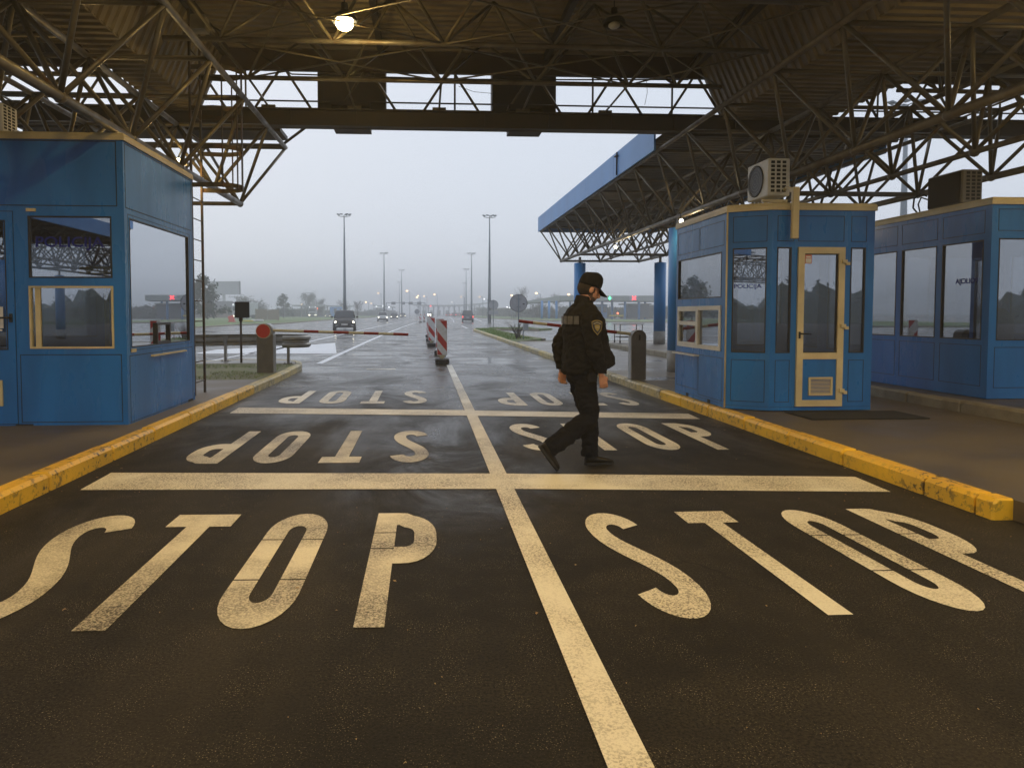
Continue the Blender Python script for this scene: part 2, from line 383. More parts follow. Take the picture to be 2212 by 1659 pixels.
word('road_marking', [('S', 1.10, 1.47), ('T', 1.83, 2.19), ('O', 2.53, 2.87), ('P', 3.13, 3.48)], 3.13, 4.85, False, 'road_white', brk={'O': (.28, .60), 'P': (.60,)})
word('road_marking', [('P', -2.41, -2.0), ('O', -1.73, -1.34), ('T', -1.03, -.63), ('S', -.35, .05)], 6.62, 8.42, True, 'road_white_worn', skew=-.03)
word('road_marking', [('S', 1.08, 1.48), ('T', 1.79, 2.18), ('O', 2.46, 2.82), ('P', 3.13, 3.49)], 7.15, 8.9, False, 'road_white', skew=-.03)
word('road_marking', [('P', -2.41, -2.0), ('O', -1.73, -1.31), ('T', -1.03, -.64), ('S', -.35, .05)], 10.95, 12.75, True, 'road_white', skew=-.05)
word('road_marking', [('P', 1.23, 1.64), ('O', 1.88, 2.25), ('T', 2.52, 2.9), ('S', 3.14, 3.47)], 10.7, 12.45, True, 'road_white', skew=-.05)
def quad(name, pts, m_, z=ZM):
    g = MB(); g.add([(x, y, z) for x, y in pts], [tuple(range(len(pts)))]); return struct(name, g, m_)
quad('road_marking', [(-2.83, 5.74), (.6, 5.58), (.6, 6.12), (-2.85, 6.35)], 'road_white')
quad('road_marking', [(.74, 5.57), (3.80, 5.30), (3.83, 5.81), (.74, 6.11)], 'road_white')
quad('road_marking', [(-2.82, 10.06), (.62, 9.62), (.62, 10.16), (-2.84, 10.64)], 'road_white')
quad('road_marking', [(.76, 9.6), (3.79, 9.12), (3.82, 9.63), (.76, 10.12)], 'road_white')
g = MB(); ys = [-4, 2, 4, 6, 8, 10, 12, 14, 16, 18, 18.95]
for a, b in zip(ys, ys[1:]):
    f = lambda y: .66 + max(0, y - 2) * .003
    g.add([(f(a) - .075, a, .008), (f(a) + .075, a, .008), (f(b) + .075, b, .008), (f(b) - .075, b, .008)], [(0, 1, 2, 3)])
struct('road_marking', g, 'road_white')
def lane_line(pts, wd, m_='road_white_wet', z=ZM):
    g = MB()
    for q in strokes(pts, wd): g.add([(p[0], p[1], z) for p in q], [(0, 1, 2, 3)])
    return struct('road_marking', g, m_)
lane_line([(-3.0, 19.75), (-2.95, 25), (-2.85, 35), (-2.62, 50), (-2.2, 68), (-1.6, 88), (-.85, 108)], .2)
lane_line([(-5.9, 26), (-5.8, 34), (-5.6, 43), (-5.3, 54), (-4.75, 78), (-3.4, 112), (-2, 140)], .2)
lane_line([(-6.6, 18.6), (-6.45, 21), (-6.2, 25.8)], .16)
quad('road_marking', [(-8.2, 24.9), (-3.12, 24.7), (-3.5, 27.5), (-4.3, 33.5), (-5.6, 30.5), (-8.2, 27.6)], 'road_white_wet')
for (x0, y0, x1, y1) in [(-16.2, 50.5, -12.6, 56), (-22, 64, -16, 76), (-14, 66, -12.6, 75), (-12, 84, -11, 95), (-10, 40, -9.4, 46), (-9.6, 66, -9, 73), (-8, 92, -7.5, 101)]:
    lane_line([(x0, y0), (x1, y1)], .2)
lane_line([(4.75, 107), (6.4, 150), (9, 247)], .22)
lane_line([(4.1, 64), (4.25, 76)], .2)
lane_line([(10, 118), (14, 200), (21, 300)], .3)
for k in range(5): lane_line([(12.5 + 6 * k, 58 + 1.2 * k), (16 + 6 * k, 58.6 + 1.2 * k)], .25)
lane_line([(9.8, 46), (17, 41), (26, 37)], .3)
# small patch of repaired asphalt lines and the smear near the beacons
quad('road_marking', [(-1.5, 17.6), (-.72, 17.55), (-.72, 17.85), (-1.48, 17.9)], 'road_white_worn')

# ------------------------------------------------------------ islands, kerbs
def slab(name, poly, h, m_):
    g = MB(); g.prism(poly, -.05, h); return struct(name, g, m_)
def kerb_run(pts, width, h, m_, gap=.022, side=1, name='kerb'):
    """stones laid end to end along a polyline of joints; side +1 = body to the +normal side"""
    g = MB(); rnd = random.Random(5)
    for (x0, y0), (x1, y1) in zip(pts, pts[1:]):
        d = Vector((x1 - x0, y1 - y0)); L = d.length; d.normalize(); n = Vector((-d.y, d.x)) * side
        c = Vector(((x0 + x1) / 2, (y0 + y1) / 2)) + n * width / 2
        hh = h + rnd.uniform(-.005, .005); L2 = L - gap; an = math.atan2(d.y, d.x)
        cz = hh / 2 - .02; b = .03
        # cross-section with a chamfered road edge
        sec = [(-width / 2, -.04), (-width / 2, hh - b), (-width / 2 + b, hh), (width / 2, hh), (width / 2, -.04)]
        vs = []
        for s_ in (-L2 / 2, -L2 / 2 + .012, L2 / 2 - .012, L2 / 2):
            sh = .012 if abs(s_) == L2 / 2 else 0
            for a, z in sec:
                zz = z - sh if z > 0 else z; aa = a + (sh if a < 0 else 0)
                p = c + d * s_ + n * aa + Vector((rnd.uniform(-.002, .002), 0)); vs.append((p.x, p.y, zz))
        m5 = 5; fs = [list(range(5)), list(range(15, 20))[::-1]]
        for k in range(3):
            for i in range(5): fs.append((k * 5 + i, k * 5 + (i + 1) % 5, (k + 1) * 5 + (i + 1) % 5, (k + 1) * 5 + i))
        g.add(vs, fs)
    return struct(name, g, m_)
def seq(a, b, st):
    o = [a]
    while o[-1] + st < b: o.append(o[-1] + st)
    o.append(b); return o
KW = .15; KH = .15
# kerb with the road on its east side (lane between -3.07 and 4.0)
yl = [2.5, 3.55, 4.62, 5.73, 6.88, 7.92, 9.12, 10.15, 11.39, 12.5]
kerb_run([(-3.06, y) for y in yl], KW, KH, 'kerb_yellow', side=1)
kerb_run([(-3.06, 12.5), (-3.06, 13.68), (-3.06, 14.85), (-3.07, 15.9), (-3.1, 16.9), (-3.13, 17.75), (-3.26, 18.5), (-3.55, 19.1), (-4.1, 19.55), (-4.9, 19.66), (-5.6, 19.45), (-6.1, 18.9), (-6.3, 18.0), (-6.35, 16.5)], KW, KH, 'kerb_yellow_old', side=1)
kerb_run([(-6.35, 16.5)] + [(-6.4, y) for y in seq(15.5, 2.5, -1)][0:1] + [(-6.4, 2.5)], KW, KH, 'kerb_bare', side=1)
yr = [4.52, 4.70, 5.21, 6.27, 7.25, 8.28, 9.38, 10.4, 11.35]
kerb_run([(4.0, y) for y in yr], KW, KH, 'kerb_yellow', side=-1)
kerb_run([(4.0, y) for y in seq(11.35, 30, 1.03)], KW, KH, 'kerb_yellow_old', side=-1)
kerb_run([(4.0, y) for y in seq(30, 55, 1.25)] + [(4.2, 57), (4.7, 58.6), (5.6, 60), (7, 61.5)], KW, KH, 'kerb_yellow_old', side=-1)
slab('pavement', [(-6.25, 2.5), (-3.21, 2.5), (-3.21, 13.6), (-6.25, 13.6)], .146, 'concrete')
slab('ground', [(-6.2, 13.61), (-3.21, 13.61), (-3.24, 16.9), (-3.3, 17.7), (-4.2, 18.1), (-6.1, 17.9), (-6.18, 15)], .142, 'moss_ground')
slab('pavement', [(-6.1, 17.93), (-4.2, 18.13), (-3.3, 17.73), (-3.42, 18.45), (-3.66, 18.98), (-4.15, 19.4), (-4.9, 19.5), (-5.5, 19.3), (-5.95, 18.8)], .146, 'concrete_wet')
slab('pavement', [(4.15, 4.4), (14, 4.4), (14, 13), (4.15, 13)], .146, 'concrete')
slab('pavement', [(4.15, 13.01), (14, 13.01), (14, 31.0), (4.15, 31.0)], .143, 'concrete_wet')
g = MB(); g.bx(4.15, 14, 4.33, 4.397, -.05, .14); struct('kerb', g, 'kerb_bare')
# second step up under the booth further over
kerb_run([(7.08, y) for y in seq(4.6, 26.6, 1.0)], .16, .3, 'kerb_bare', side=-1)
slab('pavement', [(7.24, 4.6), (14, 4.6), (14, 26.6), (7.24, 26.6)], .296, 'concrete')
# grass wedge beyond the platform
slab('ground', [(4.15, 31.0), (5.9, 34.0), (6.2, 35.6), (5.7, 38), (5.45, 48), (5.5, 56.5), (9.5, 55.0), (10.9, 57.5), (9, 60.4), (7, 61.4), (5.7, 59.9), (4.85, 58.4), (4.35, 56.9), (4.15, 55)], .15, 'grass_soil')
kerb_run([(6.05, 34.2), (5.75, 38), (5.62, 44), (5.6, 50), (5.6, 56.3), (7.5, 55.6), (9.4, 55.1)], .12, .17, 'kerb_bare', side=-1)
kerb_run([(14, 31.05), (11, 31.05), (8, 31.05), (6.6, 31.05), (4.4, 31.05)], .15, .17, 'kerb_bare', side=-1)
# far verges
slab('ground', [(-21.5, 66), (-21.7, 80), (-18.6, 89), (-18.3, 140), (-14.9, 218), (-13, 300), (-46, 300), (-60, 66)], .14, 'grass_far')
kerb_run([(-36, 65.9), (-21.5, 65.9), (-21.6, 80), (-18.5, 89), (-18.2, 140), (-14.8, 218)], .2, .16, 'kerb_bare', side=1)
slab('ground', [(12.7, 330), (14.6, 215), (17, 160), (22.5, 118), (31, 99.5), (60, 93), (110, 93), (110, 118), (44, 124), (32, 150), (28, 330)], .14, 'grass_far')
kerb_run([(60, 92.9), (31, 99.3), (22.4, 117.8), (16.8, 160), (14.4, 215), (12.6, 330)], .25, .16, 'kerb_bare', side=-1)
# damp grass blades on the wedge and the mossy patch
def blades(name, polys, n, h, m_, seed, base=.15, wd=.012):
    rnd = random.Random(seed); g = MB()
    for (x0, x1, y0, y1) in polys:
        for _ in range(int(n * (x1 - x0) * (y1 - y0))):
            x = rnd.uniform(x0, x1); y = rnd.uniform(y0, y1)
            if noise.noise(Vector((x * .9, y * .9, 3))) < -.15: continue
            a = rnd.uniform(0, 6.28); hh = h * rnd.uniform(.5, 1.3); l = rnd.uniform(-.5, .5) * hh
            dx, dy = math.cos(a) * wd, math.sin(a) * wd
            g.add([(x - dx, y - dy, base - .01), (x + dx, y + dy, base - .01), (x + dy * l * 40, y + dx * l * 40, base + hh)], [(0, 1, 2)])
    return tag(g.build(name, m_, fixn=False), kind='stuff', label='short damp grass tufts growing on the traffic island', cat='grass')
blades('grass', [(4.2, 5.5, 33.5, 56), (5.6, 9.3, 56.0, 59.0)], 90, .10, 'blade', 3, wd=.02)
blades('grass', [(-6.1, -3.35, 13.7, 17.6)], 420, .035, 'blade', 4, base=.14, wd=.006)

# ------------------------------------------------------------ roof hall over the lane
hall = thing('canopy_roof', (1, 6, 0), 'dark steel roof on open trusses spanning the lanes between the booths', 'canopy roof')
YG = 13.45
def corr_deck(name, x0, x1, y0, y1, z, parent, m_, pitch=.2, dep=.035, slope=None, along='x'):
    """trapezoid sheet, ridges along X (or up the slope from (x0,z) to (x1,slope))"""
    g = MB(); y = y0; z1 = z if slope is None else slope; prof = []
    while y < y1:
        prof += [(y, 0), (y + pitch * .3, 0), (y + pitch * .42, dep), (y + pitch * .88, dep)]; y += pitch
    dx, dz = x1 - x0, z1 - z; L = math.hypot(dx, dz); nx, nz = -dz / L, dx / L
    if nz < 0: nx, nz = -nx, -nz
    vs = []
    for yy, h in prof: vs += [(x0 + nx * h, yy, z + nz * h), (x1 + nx * h, yy, z1 + nz * h)]
    g.add(vs, [(2 * i, 2 * i + 1, 2 * i + 3, 2 * i + 2) for i in range(len(prof) - 1)])
    off = .09
    vs2 = [(x0 + nx * off, y0, z + nz * off), (x1 + nx * off, y0, z1 + nz * off), (x1 + nx * off, prof[-1][0], z1 + nz * off), (x0 + nx * off, prof[-1][0], z + nz * off)]
    g.add(vs2, [(0, 1, 2, 3)])
    return g.build(name, m_, parent, fixn=False)
YB = -3.0
ZD = 6.5
corr_deck('roof_deck', -3.75, 5.4, YB, YG, ZD, hall, 'deck_sheet')
corr_deck('roof_deck', 8.5, 17, YB, YG, ZD, hall, 'deck_sheet')
corr_deck('roof_deck', -17, -5.35, YB, YG, ZD, hall, 'deck_sheet')
corr_deck('valley_panel', 5.4, 5.95, YB, YG, ZD, hall, 'deck_sheet', slope=5.3)
corr_deck('valley_panel', 8.5, 8.05, YB, YG, ZD, hall, 'deck_sheet', slope=5.3)
corr_deck('valley_panel', -3.75, -4.25, YB, YG, ZD, hall, 'deck_sheet', slope=5.3)
corr_deck('valley_panel', -5.35, -4.95, YB, YG, ZD, hall, 'deck_sheet', slope=5.3)
corr_deck('valley_deck', 5.95, 8.05, YB, YG, 5.3, hall, 'deck_sheet')
corr_deck('valley_deck', -4.95, -4.25, YB, YG, 5.3, hall, 'deck_sheet')
for x, w_ in ((-3.75, .07), (5.4, .07), (-.8, .05), (2.4, .05)): MB().bx(x - w_, x + w_, YB, YG - .02, ZD - .09 - w_, ZD - .01).build('purlin', 'dark_steel', hall)
# front girder, rail, lattice, fascia, the backs of the overhead signals
g = MB(); g.bx(-17, 17, YG, YG + .12, 5.07, 5.34); g.bx(-17, 17, YG - .08, YG + .2, 5.34, 5.37); g.bx(-17, 17, YG - .08, YG + .2, 5.04, 5.07)
x = -16.3
while x < 16: g.bx(x, x + .02, YG - .05, YG, 5.07, 5.34); x += 1.25
g.build('girder', 'dark_steel', hall)
g = MB(); g.tube((-17, YG + .1, 5.545), (17, YG + .1, 5.545), .016, 6); g.build('rail', 'dark_steel', hall)
g = MB(); x = -16.2; k = 0
while x < 16:
    if not (-2.6 < x < 3.2 and k % 2): pass
    g.tube((x, YG + .05, 5.36), (x + .55, YG + .05, 6.2), .026, 7); g.tube((x + 1.1, YG + .05, 5.36), (x + .55, YG + .05, 6.2), .026, 7); x += 1.62; k += 1
for x in (-3.4, .62, 3.35, 4.95, -5.1, 9.2, 11.8, -9): g.tube((x, YG + .08, 5.42), (x, YG + .08, 6.2), .02, 6)
g.build('lattice', 'steel_tube', hall)
g = MB(); g.bx(-17, 17, YG + .02, YG + .1, 6.10, 6.62); g.build('fascia', 'fascia_brown', hall)
for x0, x1 in ((-2.06, -.73), (1.37, 2.65)):
    g = MB(); g.bx(x0, x1, YG + .25, YG + .55, 5.2, 6.6); g.bx(x0 + .32, x1 - .3, YG + .1, YG + .5, 5.03, 5.25)
    g.bx(x0 + .3, x1 - .3, YG - .02, YG + .24, 5.44, 5.52)
    g.build('signal_box', 'dark_steel', hall)
# cross trusses (pyramids): bottom chord z 5.5, top nodes under the deck
MO = 1.62; ZB = 5.4; ZT = 6.38
def cross_truss(y, x0, x1, r=.035):
    g = MB(); xs = seq(x0, x1, MO)
    g.mi = 1; g.tube((x0 - .8, y, ZB), (x1 + .8, y, ZB), r * 1.15, 8); g.mi = 0
    for x in xs[:-1] + [xs[-1]]:
        for sx_ in (-1, 1):
            for sy_ in (-1, 1): g.tube((x, y, ZB), (x + sx_ * MO / 2, y + sy_ * MO / 2, ZT), r * .72, 6)
    g.build('cross_truss', ['steel_tube', 'steel_chord'], hall)
for y in (11.83, 10.21, 8.59, 6.97, 5.35, 3.73, 2.1, .5):
    cross_truss(y, -2.93, 4.4)
    if y > 5: cross_truss(y, 9.2, 15.7)
    if y > 5: cross_truss(y, -12.4, -6.0)
g = MB()
for k in range(5):
    x = -2.93 + MO * k
    for a, b in ((11.83, 10.21), (10.21, 8.59), (8.59, 6.97)):
        if k % 2 == 0: g.tube((x, a, ZB), (x + 2 * MO if x + 2 * MO < 5 else x + MO, b, ZB), .014, 6); g.tube((x, b, ZB), (x + 2 * MO if x + 2 * MO < 5 else x + MO, a, ZB), .014, 6)
g.build('wind_bracing', 'steel_tube', hall)
MB().path([(-3.6, 11.9, 6.3), (-2.2, 11.8, 5.46), (-.6, 11.8, 5.44), (.9, 11.85, 5.45), (2.6, 11.8, 5.46), (4.6, 11.8, 5.5)], .012, 5).build('cable', 'black_plastic', hall)
MB().path([(.7, 13.6, 5.9), (1.0, 13.6, 5.8), (1.4, 13.6, 5.77)], .005, 4).build('cable', 'black_plastic', hall)
MB().path([(4.45, 13.6, 6.1), (4.47, 13.6, 5.85), (4.42, 13.6, 5.6)], .005, 4).build('cable', 'black_plastic', hall)
MB().bx(-3.3, -3.1, 10.1, 10.32, 5.5, 5.7).build('junction_box', 'galvanised', hall)
g = MB()
for x in (-2.93, -1.31, .31, 1.93, 3.55, -7.6, -9.2, 10.8, 12.4): MB().tube((x, 11.83, ZB), (x, YG, 5.37), .02, 6).bx(x - .13, x + .13, YG - .14, YG - .08, 5.35, 5.40).build('tie_rod', 'steel_tube', hall)

# ------------------------------------------------------------ island space frames
def island_frame(root, xt, xb, y0, y1, zt, zb, m, rc, rd, name):
    ny = int(round((y1 - y0) / m)); yb = [y0 + m * k for k in range(ny + 1)]; yt = [y - m / 2 for y in yb] + [yb[-1] + m / 2]
    for i, x in enumerate(xb):
        g = MB(); g.tube((x, yb[0] - .5, zb), (x, yb[-1], zb), rc if i in (0, len(xb) - 1) else rc * .7, 10)
        for y in yb: g.ball((x, y, zb), rc * 1.25, 8, 5)
        g.build('bottom_chord', 'steel_chord', root)
    for i, x in enumerate(xt):
        g = MB(); g.tube((x, yt[0], zt), (x, yt[-1], zt), rc * .8, 8); g.build('top_chord', 'steel_chord', root)
    g = MB()
    for y in yt: g.tube((xt[0], y, zt), (xt[-1], y, zt), rd * 1.1, 6)
    g.build('top_tie', 'steel_tube', root)
    for i, x in enumerate(xb):
        g = MB()
        for y in yb:
            for sx_ in (0, 1):
                for sy_ in (-1, 1): g.tube((x, y, zb), (xt[i + sx_], y + sy_ * m / 2, zt), rd, 7)
        g.build('web_bracing', 'steel_tube', root)
    return yb, yt
ic = thing('island_canopy', (7.3, 14, 0), 'blue edged canopy on blue columns standing beside the lane', 'canopy')
XT = [4.95, 6.55, 8.15, 9.75]; XBt = [5.66, 7.3, 8.92]
yb, yt = island_frame(ic, XT, XBt, 2.35, 27.9, 4.88, 3.59, 1.6, .055, .029, 'r')
for y in (yb[-1], yb[-3], yb[9], yb[6]): MB().tube((XBt[0], y, 3.59), (XBt[-1], y, 3.59), .045, 8).build('cross_tie', 'steel_chord', ic)
corr_deck('roof_deck', 4.86, 9.84, YG + .15, 28.6, 5.0, ic, 'deck_sheet_blue')
g = MB()
for a in seq(YG + .75, 28.6, 3.05)[:-1]:
    b = min(a + 3.04, 28.7)
    g.bx(4.82, 4.86, a, b - .006, 4.86, 5.46)
g.bx(4.82, 9.88, 28.66, 28.7, 4.86, 5.46); g.bx(9.84, 9.88, YG + .75, 28.65, 4.86, 5.46)
g.build('fascia', 'blue_fascia', ic)
g = MB(); g.tube((4.80, 16.9, 4.88), (4.80, 16.9, 5.44), .018, 6); g.bx(4.76, 4.81, 16.8, 17.0, 5.33, 5.36); g.build('drain_pipe', 'blue_dark_line', ic)
def pillar(x, y, zb_, zt_, root, r=.215):
    g = MB(); g.smooth = True; n = 24
    g.loft([cap_ring(n, r, (x, y, z), (1, 0, 0), (0, 1, 0)) for z in (zb_ + .48, zt_)])
    p = g.build('pillar', 'column_blue', root)
    g = MB(); g.loft([cap_ring(n, r + .003, (x, y, z), (1, 0, 0), (0, 1, 0)) for z in (zb_ - .02, zb_ + .48)]); g.build('pillar_base', 'column_grey', p)
    g = MB(); g.tube((x, y, zt_), (x, y, 3.56), .05, 10); g.tube((x, y, zt_), (x, y, zt_ + .02), .12, 12); g.build('pin', 'steel_chord', p)
pillar(5.66, 14.95, .146, 3.33, ic); pillar(5.9, 25.6, .146, 3.33, ic); pillar(8.85, 25.2, .296, 3.33, ic)
pillar(8.85, 14.95, .296, 3.33, ic); 
il = thing('island_canopy', (-5.3, 8, 0), 'bare tube frame hanging over the single booth, its tip ending in open sky', 'canopy')
XTl = [-2.85, -4.47, -6.1, -7.7]; XBl = [-3.58, -5.25, -6.9]
yl_b, yl_t = island_frame(il, XTl, XBl, .42, 13.7, 4.88, 3.59, 1.66, .055, .031, 'l')
for y in (yl_b[-1], yl_b[-3]): MB().tube((XBl[0], y, 3.59), (XBl[-1], y, 3.59), .04, 8).build('cross_tie', 'steel_chord', il)
MB().tube((-7.7, 14.35, 4.88), (-2.85, 14.35, 4.88), .04, 8).build('cross_tie', 'steel_chord', il)
g = MB(); g.bx(-7.8, -2.8, 13.75, 14.5, 5.02, 5.1); g.tube((-2.2, YG + .2, 5.14), (-2.85, 14.3, 4.9), .03, 6)
g.build('edge_beam', 'dark_steel', il)
pillar(-5.6, 12.2, .146, 3.33, il)
copy_tree(ic, 'blue edged canopy on blue columns behind the camera, seen mirrored in the booth glass', (7.3 - 23.9, 14 - 34, 0))
# small bright spotlights on the blue canopy
for i, (x, y) in enumerate(((5.45, 14.3), (5.66, 20.0))):
    if i == 0: pl_s = []
    t_ = thing('spotlight', (x, y, 3.4), ['tiny lit spotlight above the blue column beside the booth', 'tiny lit spotlight on the chord halfway along the blue canopy'][i], 'spotlight', 'spotlights under the blue canopy')
    g = MB(); g.tube((x, y, 3.44), (x, y, 3.56), .012, 6); g.tube((x, y + .05, 3.4), (x, y - .03, 3.4), .05, 12); g.build('housing', 'black_plastic', t_)
    g = MB(); g.ball((x, y - .04, 3.4), .045, 10, 6); g.build('bulb', 'spot_small', t_)
    pl_s.append((t_, x, y))
def point(x, y, z, p, c, r=.1, spot=None, rot=(0, 0, 0)):
    l = bpy.data.lights.new('lamp_light', 'SPOT' if spot else 'POINT'); l.energy = p; l.color = c; l.shadow_soft_size = r
    if spot: l.spot_size = R(spot); l.spot_blend = .7
    o = bpy.data.objects.new('lamp_light', l); col.objects.link(o); o.location = (x, y, z); o.rotation_euler = rot; return o
SOD = (1, .65, .20)
for t_, x, y in pl_s: pl = point(x, y, 3.4, 16, (1, .75, .4), .05); pl.parent = t_; pl.location = (.25, .12, -.12)
def hang_lamp(x, y, z, on, label, power=0, top=ZD):
    t_ = thing('hanging_lamp', (x, y, z), label, 'lamp', 'bell lamps hanging from the roof')
    g = MB(); n = 20; U, V = (1, 0, 0), (0, 1, 0)
    g.loft([cap_ring(n, r, (x, y, z + h), U, V) for h, r in ((.0, .17), (.03, .175), (.09, .14), (.13, .07), (.16, .05), (.25, .045))], close=False)
    g.add(cap_ring(n, .045, (x, y, z + .25), U, V), [list(range(n))]); g.build('lamp_shade', 'black_plastic', t_)
    g = MB(); g.tube((x, y, z + .25), (x, y, top - .02), .009, 6); g.build('rod', 'dark_steel', t_)
    g = MB(); g.ball((x, y, z - .01), .125 if on else .09, 14, 8, (1, 1, .85 if on else .55)); g.build('bulb', 'lamp_warm' if on else 'white_metal', t_)
    if on and label.find('corrugated') < 0: pl = point(x, y, z, 75, SOD, .12); pl.parent = t_; pl.location = (0, 0, -.1)
    if on: pl = point(x, y, z - .14, power, SOD, .1, spot=165); pl.parent = t_; pl.location = (0, 0, -.1)
    return t_
hang_lamp(-1.07, 9.6, 5.43, True, 'lit bell lamp glowing yellow under the corrugated roof', 150)
pl = point(-1.07, 9.6, 5.3, 70, SOD, .1)
hang_lamp(2.95, 10.6, 5.9, False, 'unlit dark bell lamp on a thin rod under the roof')
# the rest of the row, over and behind the camera
hang_lamp(-1.3, 4.6, 5.2, True, 'lit bell lamp of the same row above the first stop line', 760)
hang_lamp(5.2, 3.6, 4.7, True, 'lit bell lamp above the end of the yellow kerb', 680, top=4.9)
hang_lamp(2.0, -.8, 5.2, True, 'lit bell lamp behind the lane lettering', 760)
hang_lamp(-4.1, 1.2, 4.6, True, 'lit bell lamp beside the single booth', 420, top=4.9)
hang_lamp(8.3, 6.4, 4.6, True, 'lit bell lamp between the two booths with air conditioners', 150, top=4.9)
t_ = thing('floodlight', (-3.9, 11.2, 3.75), 'lit floodlight peeking over the roof of the single booth', 'floodlight')
g = MB(); g.box((-3.9, 11.22, 3.86), (.3, .16, .1), bev=.02); g.tube((-3.9, 11.22, 3.9), (-3.75, 11.3, 4.3), .015, 6); g.build('housing', 'galvanised', t_)
g = MB(); g.box((-3.9, 11.13, 3.84), (.27, .05, .1), bev=.02); g.build('lens', 'lamp_warm', t_)
pl = point(0, 0, 0, 40, SOD, .08); pl.parent = t_; pl.location = (0, 0, -.12)
# ------------------------------------------------------------ booths
class Wall:
    def __init__(s, p0, p1, z0, z1): 
        s.p0 = Vector(p0); s.p1 = Vector(p1); s.d = (s.p1 - s.p0).normalized(); s.L = (s.p1 - s.p0).length
        s.n = Vector((s.d.y, -s.d.x)); s.z0 = z0; s.z1 = z1
    def P(s, a, z, off=0): q = s.p0 + s.d * a + s.n * off; return (q.x, q.y, z)
    def slab(s, g, a0, a1, z0, z1, o0, o1):
        vs = [s.P(a, z, o) for o in (o0, o1) for z in (z0, z1) for a in (a0, a1)]
        g.add(vs, [(0, 1, 3, 2), (4, 6, 7, 5), (0, 4, 5, 1), (2, 3, 7, 6), (0, 2, 6, 4), (1, 5, 7, 3)])
    def frame(s, g, a0, a1, z0, z1, w_, o0, o1):
        s.slab(g, a0, a1, z0, z0 + w_, o0, o1); s.slab(g, a0, a1, z1 - w_, z1, o0, o1)
        s.slab(g, a0, a0 + w_, z0 + w_, z1 - w_, o0, o1); s.slab(g, a1 - w_, a1, z0 + w_, z1 - w_, o0, o1)
    def wall(s, g, holes, th=.05, e0=0, e1=0):
        A = sorted({-e0, s.L + e1, *[h[0] for h in holes], *[h[1] for h in holes]}); Z = sorted({s.z0, s.z1, *[h[2] for h in holes], *[h[3] for h in holes]})
        inh = lambda a, z: any(h[0] < a < h[1] and h[2] < z < h[3] for h in holes)
        for i in range(len(A) - 1):
            for j in range(len(Z) - 1):
                a0, a1, z0, z1 = A[i], A[i + 1], Z[j], Z[j + 1]
                if inh((a0 + a1) / 2, (z0 + z1) / 2): continue
                g.add([s.P(a0, z0), s.P(a1, z0), s.P(a1, z1), s.P(a0, z1)], [(0, 1, 2, 3)])
                g.add([s.P(a0, z0, -th), s.P(a1, z0, -th), s.P(a1, z1, -th), s.P(a0, z1, -th)], [(3, 2, 1, 0)])
        for h in holes:
            for (a, b) in (((h[0], h[2]), (h[1], h[2])), ((h[1], h[2]), (h[1], h[3])), ((h[1], h[3]), (h[0], h[3])), ((h[0], h[3]), (h[0], h[2]))):
                g.add([s.P(*a), s.P(*b), s.P(*b, -th), s.P(*a, -th)], [(0, 1, 2, 3)])
    def window(s, root, a0, a1, z0, z1, frame='black_plastic', w_=.016, o0=-.03, o1=.004, fill=True, gm='window_glass'):
        g = MB(); s.frame(g, a0, a1, z0, z1, w_, o0, o1); f = g.build('window', frame, root)
        if fill:
            g = MB(); s.slab(g, a0 + w_ * .6, a1 - w_ * .6, z0 + w_ * .6, z1 - w_ * .6, -.022, -.018); g.build('pane', gm, f)
        return f
    def seam(s, g, a0, a1, z0, z1, w_=.008): s.frame(g, a0, a1, z0, z1, w_, -.001, .0018)
def booth_shell(root, walls, holes, zt, trim_h, trimr=.0, zf=None, name='wall_cladding'):
    g = MB()
    for wl, h in zip(walls, holes): wl.wall(g, h)
    body = g.build(name, 'blue_paint', root, fixn=False)
    poly = [tuple(wl.p0) for wl in walls]
    cx = sum(p[0] for p in poly) / len(poly); cy = sum(p[1] for p in poly) / len(poly)
    def off(p, e): v = Vector((p[0] - cx, p[1] - cy)); k = 1 + e / v.length; return (cx + v.x * k, cy + v.y * k)
    g = MB(); rings = []
    for e, z in ((.0, zt), (.028, zt), (.03, zt + trim_h * .55), (.012, zt + trim_h * .9), (-.03, zt + trim_h)): rings.append([(*off(p, e), z) for p in poly])
    g.loft(rings, smooth=False); rf = g.build('roof', 'cream', root)
    g = MB(); g.prism([off(p, -.05) for p in poly], walls[0].z0 + .02, walls[0].z0 + .06); g.build('floor', 'interior_dark', root); g = MB(); g.prism([off(p, -.06) for p in poly], zt - .04, zt - .02); g.build('ceiling_board', 'interior_dark', root)
    return body, rf
def absorb(ob, g, m_):
    t = g.build('tmp', m_); bm = bmesh.new(); bm.from_mesh(ob.data); n = len(bm.faces); bm.from_mesh(t.data); bm.faces.ensure_lookup_table()
    if M[m_].name not in [k.name for k in ob.data.materials]: ob.data.materials.append(M[m_])
    k = [q.name for q in ob.data.materials].index(M[m_].name)
    vs = set()
    for f in bm.faces[n:]:
        f.material_index = k; vs.update(f.verts)
    for v in vs: v.co = v.co - Vector(ORG[ob.name])
    bm.to_mesh(ob.data); bm.free(); bpy.data.objects.remove(t)
